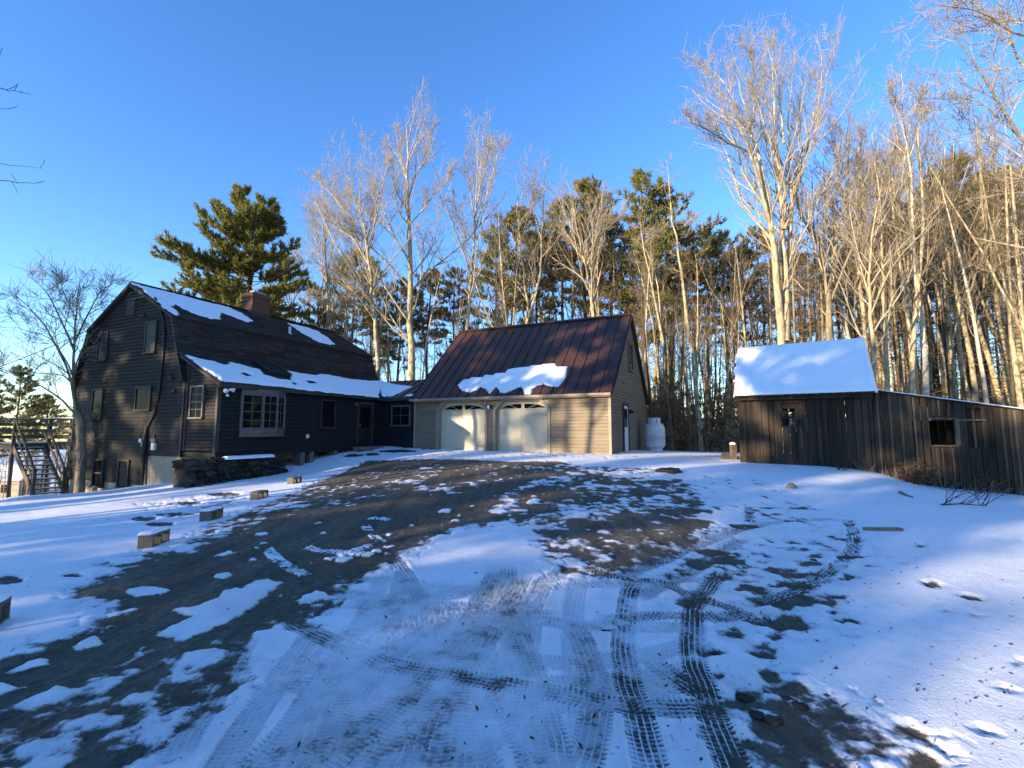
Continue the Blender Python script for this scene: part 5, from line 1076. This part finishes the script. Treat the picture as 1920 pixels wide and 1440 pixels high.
dirty = np.zeros(len(gx)); dirty[front] = np.clip(.9*center*(.10+.7*(nz1-.5)+.6*(nz2-.5))+.8*track_dark+1.0*track_grey+.35*(1-covh)*cov, 0, 1)
wet = np.zeros(len(gx)); wet[front] = np.clip(track_dark*.9+.4*(1-cov)*(nz3), 0, 1)
lit = np.zeros(len(gx)); lit[front] = np.clip(wood+rsh+hollow*.6+sstep(4.5, 7, fx)*.7, 0, 1); lit[~front] = .8
nr, nc = shp; idx = np.arange(nr*nc).reshape(nr, nc); nx_ = np.roll(idx, -1, axis=1)
Fq = np.stack([idx[:-1], nx_[:-1], nx_[1:], idx[1:]], -1).reshape(-1, 4)[:, ::-1]
m, N, L, b = mat('yard_ground', (.5,.5,.5), .8, .25)
def attr(n):
    a = N.new('ShaderNodeAttribute'); a.attribute_name = n; return a.outputs['Fac']
tc = N.new('ShaderNodeTexCoord')
def nz(scale, det=5, rough=.6):
    n = N.new('ShaderNodeTexNoise'); n.inputs['Scale'].default_value = scale; n.inputs['Detail'].default_value = det; n.inputs['Roughness'].default_value = rough; L.new(tc.outputs['Object'], n.inputs['Vector']); return n.outputs['Fac']
def ramp(f, c0, c1, p0=.3, p1=.7):
    r = N.new('ShaderNodeValToRGB'); r.color_ramp.elements[0].position = p0; r.color_ramp.elements[1].position = p1; r.color_ramp.elements[0].color = (*c0, 1); r.color_ramp.elements[1].color = (*c1, 1); L.new(f, r.inputs['Fac']); return r.outputs[0]
def mix(f, a, b_, mode='MIX'):
    x = N.new('ShaderNodeMix'); x.data_type = 'RGBA'; x.blend_type = mode
    if isinstance(f, float): x.inputs[0].default_value = f
    else: L.new(f, x.inputs[0])
    L.new(a, x.inputs[6]); L.new(b_, x.inputs[7]); return x.outputs[2]
def mth(op, a, b_=None, c=None):
    x = N.new('ShaderNodeMath'); x.operation = op
    for i, v in enumerate((a, b_, c)):
        if v is None: continue
        if isinstance(v, (int, float)): x.inputs[i].default_value = v
        else: L.new(v, x.inputs[i])
    return x.outputs[0]
fine_n = nz(38, 6, .7); mid = nz(6, 5); big = nz(.8, 4)
vor = N.new('ShaderNodeTexVoronoi'); vor.inputs['Scale'].default_value = 20; L.new(tc.outputs['Object'], vor.inputs['Vector'])
gravel = ramp(vor.outputs['Color'], (.048,.042,.033), (.25,.215,.165), .1, .9); gravel = mix(.55, gravel, ramp(fine_n, (.033,.029,.023), (.15,.13,.10), .35, .65))
mp_ = N.new('ShaderNodeMapping'); mp_.inputs['Rotation'].default_value = (0, 0, .45); mp_.inputs['Scale'].default_value = (3.2, .35, 1); L.new(tc.outputs['Object'], mp_.inputs['Vector']); rn = N.new('ShaderNodeTexNoise'); rn.inputs['Scale'].default_value = 1; rn.inputs['Detail'].default_value = 6; rn.inputs['Roughness'].default_value = .7; L.new(mp_.outputs[0], rn.inputs['Vector'])
gravel = mix(.8, gravel, ramp(rn.outputs['Fac'], (.38,.38,.38), (1.6,1.55,1.42), .34, .66), 'MULTIPLY')
gravel = mix(mth('MULTIPLY', big, .6), gravel, ramp(mid, (.070,.058,.034), (.13,.105,.062)))
litter = ramp(fine_n, (.035,.024,.015), (.15,.095,.055)); gravel = mix(mth('MULTIPLY', attr('litter'), .7), gravel, litter)
wetc = N.new('ShaderNodeMix'); wetc.data_type = 'RGBA'; L.new(mth('MULTIPLY', attr('wet'), .75), wetc.inputs[0]); L.new(gravel, wetc.inputs[6]); wetc.inputs[7].default_value = (.038,.036,.032,1)
snowc = ramp(mid, (.80,.82,.84), (.88,.885,.89)); grey_ = N.new('ShaderNodeRGB'); grey_.outputs[0].default_value = (.36,.355,.345,1); snowc = mix(mth('MULTIPLY', attr('dirty'), .78), snowc, grey_.outputs[0])
sn = mth('ADD', attr('snow'), mth('MULTIPLY', mth('SUBTRACT', fine_n, .5), .9)); sn = mth('SMOOTH_MIN', sn, 1.0, .1)
sf_ = N.new('ShaderNodeMapRange'); sf_.interpolation_type = 'SMOOTHSTEP'; sf_.inputs['From Min'].default_value = .26; sf_.inputs['From Max'].default_value = .74; L.new(sn, sf_.inputs['Value'])
L.new(mix(sf_.outputs[0], wetc.outputs[2], snowc), b.inputs['Base Color'])
rr_ = N.new('ShaderNodeMapRange'); rr_.inputs['To Min'].default_value = .85; rr_.inputs['To Max'].default_value = .55; L.new(sf_.outputs[0], rr_.inputs['Value']); L.new(rr_.outputs[0], b.inputs['Roughness'])
bp = N.new('ShaderNodeBump'); bp.inputs['Strength'].default_value = .6; bp.inputs['Distance'].default_value = .03
L.new(mth('ADD', mth('MULTIPLY', fine_n, .8), mth('MULTIPLY', mid, .7)), bp.inputs['Height']); L.new(bp.outputs[0], b.inputs['Normal'])
go_ = npmesh('ground', np.stack([gx, gy, gz2], 1), Fq, 4, m, None, True); tag(go_, 'snowy gravel yard with tyre tracks', None, None, 'structure')
me = go_.data
for nme, arr in (('snow', snow_a), ('wet', wet), ('litter', lit), ('dirty', dirty)):
    at = me.attributes.new(nme, 'FLOAT', 'POINT'); at.data.foreach_set('value', np.ascontiguousarray(arr, np.float32))

#@SMALL
# ================================================================== SMALL THINGS
# stone retaining wall below the front wing
rg = random.Random(8); sw = thing('stone_wall', 'low dark dry-stone wall below the front wing of the house', 'stone wall', hp(-.4, .7, 0)); st = MB()
for row in range(5):
    b_ = -1.0
    while b_ < 2.35:
        wd = rg.uniform(.16, .36); top = .70 if b_ < 2.0 else .45; g = hp(-.42, b_); z0 = tz(g[0], g[1])-.08; z = z0+(top-z0)*(row+.5)/5; hh = (top-z0)/5
        if b_ < -.4: pass
        st.blob(hp(-.34+rg.uniform(-.06,.06)+.03*row, b_+wd/2, z+rg.uniform(-.03,.03)), (wd*.56, wd*.6, hh*.62), rg, 8, 6, .16); b_ += wd*.92
for k in range(26): b_ = -.9+3.0*k/26; st.blob(hp(.1+rg.uniform(-.25,.1), b_, .48+rg.uniform(-.08,.08)), (.3,.25,.16), rg, 8, 6, .2)
st.box(hp, -.25, .6, -.85, 2.0, -.5, .40); st.build('stones', M['stone'], sw)
snow_sheet('snow_cap', hp(-.1, 0, .655), D1, D2, [np.array([(.15,-.3),(.8,-.34),(1.3,-.3),(1.95,-.33),(2.0,.1),(.2,.1)])], thick=.085, res=.04, seed=21, rag=.12, parent=sw)
# cinder blocks along the drive
def block_mesh():
    f = lambda x, y, z: np.array([x, y, z]); mb = MB(); Lb, Wb, Hb, t = .40, .195, .195, .034
    # cores run across the short side; long axis along y, faces with holes look along x
    mb.box(f, -Wb/2, Wb/2, -Lb/2, Lb/2, 0, t); mb.box(f, -Wb/2, Wb/2, -Lb/2, Lb/2, Hb-t, Hb)
    for y0, y1 in ((-Lb/2, -Lb/2+t), (-t/2, t/2), (Lb/2-t, Lb/2)): mb.box(f, -Wb/2+.001, Wb/2-.001, y0+.001, y1-.001, t, Hb-t)
    return mb
BLK = [(288,1025,.12,'nearest whole cinder block with a snow cap on the bare gravel edge'),(396,977,.05,'second cinder block from the viewer, two holes facing the drive'),(486,937,-.08,'third cinder block, browner and half bedded in snow'),(552,908,-.2,'farthest cinder block, close to the stone wall'),(-34,1185,.5,'cinder block cut off by the left edge of the photo')]
capm = None; b0 = None
for i, (x, y, rz, lab) in enumerate(BLK):
    p = W([(x, y)])[0]; z = tz(*p)+.015; o = thing('cinder_block', lab, 'cinder block', (p[0], p[1], z), 'cinder blocks lining the drive'); o.rotation_euler.z = rz
    if b0 is None:
        b0 = block_mesh(); k = MB(); k.v = b0.v; k.f = b0.f; me_ = bpy.data.meshes.new('body'); me_.from_pydata(k.v, [], k.f); me_.materials.append(M['block'])
        tmp = snow_sheet('cap_source', (0, 0, .196), (1, 0, 0), (0, 1, 0), [np.array([(-.095,-.19),(.09,-.185),(.095,.19),(-.09,.195)])], thick=.035, res=.012, seed=33, rag=.05, edge=.05); capm = tmp.data; bpy.data.objects.remove(tmp)
    c = bpy.data.objects.new('body', me_); C.objects.link(c); c.parent = o
    if i in (0, 1, 4): c = bpy.data.objects.new('snow_cap', capm); C.objects.link(c); c.parent = o
# rocks, flagstones, plank, branches
def rock(name, label, cat, x, y, r, seed, mt='rock', group=None, Yd=None):
    p = at_ground(x, Yd)[:2] if Yd else W([(x, y)])[0]; z = tz(*p); mb = MB(); rgn = random.Random(seed); mb.blob((p[0], p[1], z+r[2]*.3), r, rgn, 9, 6, .24); o = mb.build(name, M[mt], None, True); return tag(o, label, cat, group)
rock('flat_rock', 'flat dark rock lying in the snow in front of the propane tank', 'rock', 1255, 886, (.42,.30,.10), 1, 'stone'); rock('field_stone', 'small tan stone alone on the snow below the shed window', 'stone', 1483, 917, (.13,.10,.10), 2, 'plank')
FS = [(600,852,(.75,.35,.09),'long dark flagstone against the front wing'),(664,853,(.40,.24,.08),'dark flagstone straight below the house door'),(699,852,(.26,.18,.07),'small dark flagstone right of the door step'),(745,846,(.85,.22,.08),'long snow-dusted flagstone under the passage window'),(572,866,(.3,.2,.07),'flat stone nearest the end of the stone wall')]
for i, (x, y, r_, lab) in enumerate(FS): rock('flagstone', lab, 'flagstone', x, y+2, r_, 20+i, 'stone', 'flagstones in front of the house')
STN = [(1395,1311,.10),(1420,1342,.08),(1452,1352,.09),(1530,1262,.07),(1340,1226,.06),(1475,1310,.06),(1437,1300,.05),(1500,1325,.08),(1525,1052,.10)]
for i, (x, y, r_) in enumerate(STN): rock('muddy_stone', 'muddy stone in the bare patch, %s of nine counted from the left' % ['first','second','fifth','ninth','zeroth','sixth','fourth','seventh','eighth'][i] if False else ['muddy stone at the left end of the dark lower patch','small muddy stone just below the leftmost one','muddy stone low in the middle of the dark patch','muddy stone embedded in the upper dark blotch','lone stone inside the dark tyre track','small muddy stone right of the track crossing','smallest muddy stone beside the track crossing','muddy stone at the right end of the dark lower patch','round stone beside the curved tyre track'][i], 'stone', x, y, (r_*.55, r_*.45, r_*.18), 40+i, 'stone', 'stones in the mud')
p0 = W([(1622,998)])[0]; p1 = W([(1690,999)])[0]; mb = MB(); mb.beam((p0[0], p0[1], tz(*p0)+.045), (p1[0], p1[1], tz(*p1)+.05), .09, .05); tag(mb.build('plank', M['plank'], None), 'narrow board lying on the snow near the curved tyre track', 'board')
def stick(name, label, pts, r0, twigs, seed, h=.02, mt='twig_dark'):
    rngs = np.random.default_rng(seed); P = W(pts); P = np.array([(a, b_, tz(a, b_)+h+.02) for a, b_ in P]); pl = [(P, np.linspace(r0, r0*.4, len(P)), 6)]
    for k in range(twigs):
        q, T = along(P, rngs.random()); l = limb(rngs, q, side_dir(rngs, T, R(55), (0, 0, 1.2)), rngs.uniform(.25, .8)*min(1, r0/.014)**2, 4, .2, .0); pl.append((l, np.linspace(r0*.5, .004, 4), 4))
        for j in range(2): qq, TT = along(l, .4+.5*rngs.random()); pl.append((limb(rngs, qq, side_dir(rngs, TT, R(45)), .15+.25*rngs.random(), 3, .2, 0), np.linspace(.006, .003, 3), 3))
    V, F = tubes(pl); o = npmesh(name, V, F, 4, M[mt]); return tag(o, label, 'branch')
stick('fallen_branch', 'twiggy fallen branch on the snow at the far right', [(1765,950),(1800,948),(1850,952)], .016, 14, 1, .02); stick('fallen_log', 'short curved log on the snow in front of the lean-to', [(1688,927),(1698,932),(1712,936)], .05, 1, 2, .02, 'bark_grey')
stick('twig', 'small reddish twig lying between the tyre tracks', [(1128,1189),(1140,1190),(1153,1188)], .007, 0, 3, .01); stick('fallen_branch', 'thin stick lying in the snow left of the shed', [(1330,838),(1355,842),(1374,846)], .03, 3, 4, .25, 'twig')
def bush(name, label, x, y, n, H, seed, Yd, leaf=False, spread=.45):
    rngs = np.random.default_rng(seed); g = at_ground(x, Yd); pl = []; TCc = []
    for k in range(n):
        q = limb(rngs, g+np.array([rngs.normal(0, .12), rngs.normal(0, .12), -.05]), (rngs.normal(0, spread), rngs.normal(0, spread), 1), H*(.5+.6*rngs.random()), 5, .12, .0); pl.append((q, np.linspace(.010, .004, 5), 4))
        for j in range(5):
            qq, TT = along(q, .25+.7*rngs.random()); e = limb(rngs, qq, side_dir(rngs, TT, R(45)), H*.3*(.4+rngs.random()), 3, .15, 0); pl.append((e, np.linspace(.006, .003, 3), 3)); TCc += [along(e, rngs.random())[0] for _ in range(6)]
    o = thing(name, label, 'bush', g); V, F = tubes(pl); V = V-g; npmesh('stems', V, F, 4, M['twig_dark'], o)
    if leaf: V, F = tuft_mesh(rngs, np.array(TCc)-g, np.tile([0, 0, -.3], (len(TCc), 1)), 2, .04, .08, .02); npmesh('leaves', V, F, 3, M['litter'], o)
bush('bare_bush', 'small leafless bush in front of the shed middle', 1578, 880, 9, .55, 1, 14.3); bush('bare_bush', 'dark bush with clinging dead leaves against the lean-to', 1712, 900, 12, .75, 2, 13.4, True); bush('bare_bush', 'arching bramble at the foot of the lean-to by the missing boards', 1815, 915, 9, 1.0, 3, 12.9, False, .7)
# weeds along the foot of the lean-to
rngs = np.random.default_rng(3); pl = []
for k in range(150):
    a = rngs.uniform(3.2, 8); g = sp(a, -.15-.35*rngs.random()); q = limb(rngs, (g[0], g[1], tz(g[0], g[1])-.02), (rngs.normal(0, .5), rngs.normal(0, .5), 1), rngs.uniform(.1, .5), 4, .15, 0); pl.append((q, np.linspace(.006, .003, 4), 3))
V, F = tubes(pl); tag(npmesh('dead_weeds', V, F, 4, M['twig']), 'dead weeds along the foot of the lean-to wall', 'weeds', None, 'stuff')
# post by the shed corner
g = at_ground(1373, 17.3); o = thing('fence_post', 'short weathered post with a snow cap beside the left corner of the shed', 'post', g); mb = MB(); f = lambda x, y, z: g+np.array([x, y, z]); mb.box(f, -.09, .09, -.09, .09, -.1, .58); mb.build('post', M['wood_grey'], o); mb = MB(); mb.blob(g+np.array([0, 0, .60]), (.12,.12,.06), random.Random(2), 10, 6, .06); mb.build('snow_cap', M['snow'], o, True)
mb = MB(); mb.beam(g+np.array([-.35,.1,.06]), g+np.array([.42,.15,.04]), .28, .14); mb.beam(g+np.array([-.2,.5,.16]), g+np.array([.3,.5,.2]), .2, .1); tag(mb.build('timber_pile', M['wood_grey'], None), 'stub of old timbers stacked beside the post at the shed corner', 'timber')
# deck and stairs left of the house
dk = thing('wooden_deck', 'weathered wooden deck with railing and stairs left of the house', 'deck', hp(11, 1, 0)); DZ = 1.05
mb = MB()
for k in range(11): b_ = -1.0+.145*k*1; 
for k in range(34): mb.box(hp, 11.2, 12.9, -1.0+.15*k, -1.0+.15*k+.138, DZ-.04, DZ)
for k in range(26): mb.box(hp, 9.06, 11.19, .1+.15*k, .1+.15*k+.138, DZ-.04, DZ)
mb.box(hp, 11.2, 12.9, -1.0, -.96, DZ-.26, DZ-.045); mb.box(hp, 9.06, 11.2, .1, .14, DZ-.26, DZ-.045); mb.box(hp, 12.86, 12.9, -.96, 4, DZ-.26, DZ-.045); mb.box(hp, 11.2, 11.24, -.96, .1, DZ-.26, DZ-.045)
mb.build('platform', M['wood_grey'], dk)
for a, b_ in [(11.25,.15),(9.3,.15),(12.85,-.95),(12.85,1.5),(12.85,3.9),(11.25,-.95)]:
    mb = MB(); g = hp(a, b_); mb.box(hp, a-.05, a+.05, b_-.05, b_+.05, tz(g[0], g[1])-.2, DZ+1.0); mb.build('post', M['wood_grey'], dk)
mb = MB()
for z in (.25,.52,.78): mb.box(hp, 9.1, 11.2, .10, .13, DZ+z-.07, DZ+z+.07); mb.box(hp, 12.82, 12.85, -.9, 4, DZ+z-.07, DZ+z+.07); mb.box(hp, 11.3, 12.8, -.98, -.95, DZ+z-.07, DZ+z+.07) if False else None
mb.box(hp, 9.08, 11.3, .05, .2, DZ+1.0, DZ+1.035); mb.box(hp, 12.78, 12.93, -1.0, 4, DZ+1.0, DZ+1.035); mb.box(hp, 11.2,12.78,3.9,4.0,DZ+1.0,DZ+1.035)
for z in (.25,.52,.78): mb.box(hp, 9.1, 12.8, 3.92, 3.95, DZ+z-.07, DZ+z+.07)
mb.build('railing', M['wood_grey'], dk)
sta = MB(); NT = 11; A0, A1 = 11.2, 9.15; zb_ = -.95
for k in range(NT):
    a = A0+(A1-A0)*(k+.5)/NT; z = DZ+(zb_-DZ)*(k+1)/(NT+.6); sta.box(hp, a-.11, a+.11, -.93, -.07, z-.04, z)
sto = sta.build('stair_tread', M['wood_grey'], dk)
for b_ in (-.95, -.05):
    mb = MB(); mb.beam(hp(A0+.05, b_, DZ-.12), hp(A1-.05, b_, zb_+.02), .045, .24); mb.build('stringer', M['wood_grey'], dk)
    mb = MB(); mb.beam(hp(A0+.05, b_, DZ+.98), hp(A1+.1, b_, zb_+1.0), .05, .10); mb.beam(hp(A0+.05, b_, DZ+.52), hp(A1+.1, b_, zb_+.55), .03, .10); mb.build('handrail', M['wood_grey'], dk)
    mb = MB(); mb.box(hp, A1+.05, A1+.15, b_-.05, b_+.05, zb_-.3, zb_+1.05); mb.build('newel_post', M['wood_grey'], dk)
sc_ = MB()
for k in range(NT):
    a = A0+(A1-A0)*(k+.5)/NT; z = DZ+(zb_-DZ)*(k+1)/(NT+.6); sc_.box(hp, a-.10, a+.10, -.90, -.10, z+.002, z+.022)
sc_.box(hp, 9.1, 11.28, .06, .19, DZ+1.037, DZ+1.06); sc_.box(hp, 12.79, 12.92, -.98, 3.98, DZ+1.037, DZ+1.06); sc_.box(hp, 11.25, 12.8, -.95, 3.8, DZ+.003, DZ+.03)
sc_.build('snow_cover', M['snow'], dk)
# neighbour house down in the hollow
g = at_ground(33, 62); nb = thing('distant_house', 'tiny pale house with snowy roof far down in the left hollow', 'house', g); f = lambda x, y, z: g+np.array([x, y, z])
mb = MB(); mb.box(f, -3, 3, -2, 2, -1, 2.2); mb.build('wall', M['trim_tan'], nb); mb = MB(); mb.prism([f(-3.3,-2.4,2.1), f(-3.3,2.4,2.1), f(-3.3,0,3.9)], np.array([6.6,0,0])); mb.build('roof', M['snow'], nb)
for x in (-1.6, 1.2): mb = MB(); mb.box(f, x-.4, x+.4, -2.05, -2.01, .6, 1.6); mb.build('window', M['glass'], nb)
# scattered specks of bark, leaves and grit on the snow
rl = np.random.default_rng(17); pts = []
for k in range(1700):
    x = rl.uniform(-100, 2050); y = 860+620*rl.random()**1.5 if k % 3 else rl.uniform(900, 1440); x = x if k % 4 else rl.uniform(1250, 2000); pts.append((x, y))
P = W(pts); ok = (np.abs(P).max(1) < 40); P = P[ok]; Z = terrain(P[:, 0], P[:, 1])+.034; n = len(P); s = rl.uniform(.004, .012, (n, 1))*rl.choice([.5,.8,.8,1.2], (n, 1)); a = rl.uniform(0, 6.28, n); u = np.stack([np.cos(a), np.sin(a), rl.normal(0, .35, n)], 1)*s*1.6; v = np.stack([-np.sin(a), np.cos(a), rl.normal(0, .35, n)], 1)*s*.7; B = np.c_[P, Z]
V = np.stack([B-u, B-v*.8+u*.1, B+u, B+v], 1).reshape(-1, 3); F = np.arange(4*n).reshape(-1, 4); tag(npmesh('leaf_litter', V, F, 4, M['litter']), 'specks of dead leaf and bark strewn over the snow', 'leaf litter', None, 'stuff')

#@LIGHT
# ================================================================== LIGHT, SKY, CAMERA
SUN_E = R(10.0); SAZ = R(54)          # sun low behind and to the left of the viewer
sdir = Vector((-math.sin(SAZ)*math.cos(SUN_E), -math.cos(SAZ)*math.cos(SUN_E), math.sin(SUN_E)))
sl = bpy.data.lights.new('sun', 'SUN'); sl.energy = 3.7; sl.angle = R(.53); sl.color = (1, .80, .54)
so2 = bpy.data.objects.new('sun', sl); C.objects.link(so2); so2.rotation_euler = (-sdir).to_track_quat('-Z', 'Y').to_euler(); so2.location = (-40, -40, 40)
wd = bpy.data.worlds.new('World'); bpy.context.scene.world = wd; wd.use_nodes = True; N = wd.node_tree.nodes; L = wd.node_tree.links
sk = N.new('ShaderNodeTexSky'); sk.sky_type = 'NISHITA'; sk.sun_disc = False; sk.sun_elevation = SUN_E; sk.sun_rotation = math.atan2(sdir.x, sdir.y); sk.air_density = 1.0; sk.dust_density = .0; sk.ozone_density = 3.0; sk.altitude = 100
hs = N.new('ShaderNodeHueSaturation'); hs.inputs['Saturation'].default_value = 1.17; hs.inputs['Hue'].default_value = .513; L.new(sk.outputs[0], hs.inputs['Color'])
L.new(hs.outputs[0], N['Background'].inputs['Color']); N['Background'].inputs['Strength'].default_value = .15
cam = bpy.data.cameras.new('camera'); co = bpy.data.objects.new('camera', cam); C.objects.link(co); co.location = EYE; co.rotation_euler = (math.pi/2+PITCH, 0, 0)
cam.sensor_width = 36; cam.lens = FPX/1920*36; cam.clip_end = 2000; cam.clip_start = .05
S = bpy.context.scene; S.camera = co; S.view_settings.view_transform = 'Standard'; S.view_settings.look = 'None'; S.view_settings.exposure = 1.72; S.view_settings.gamma = 1
S.cycles.max_bounces = 5; S.cycles.diffuse_bounces = 3; S.cycles.transparent_max_bounces = 6
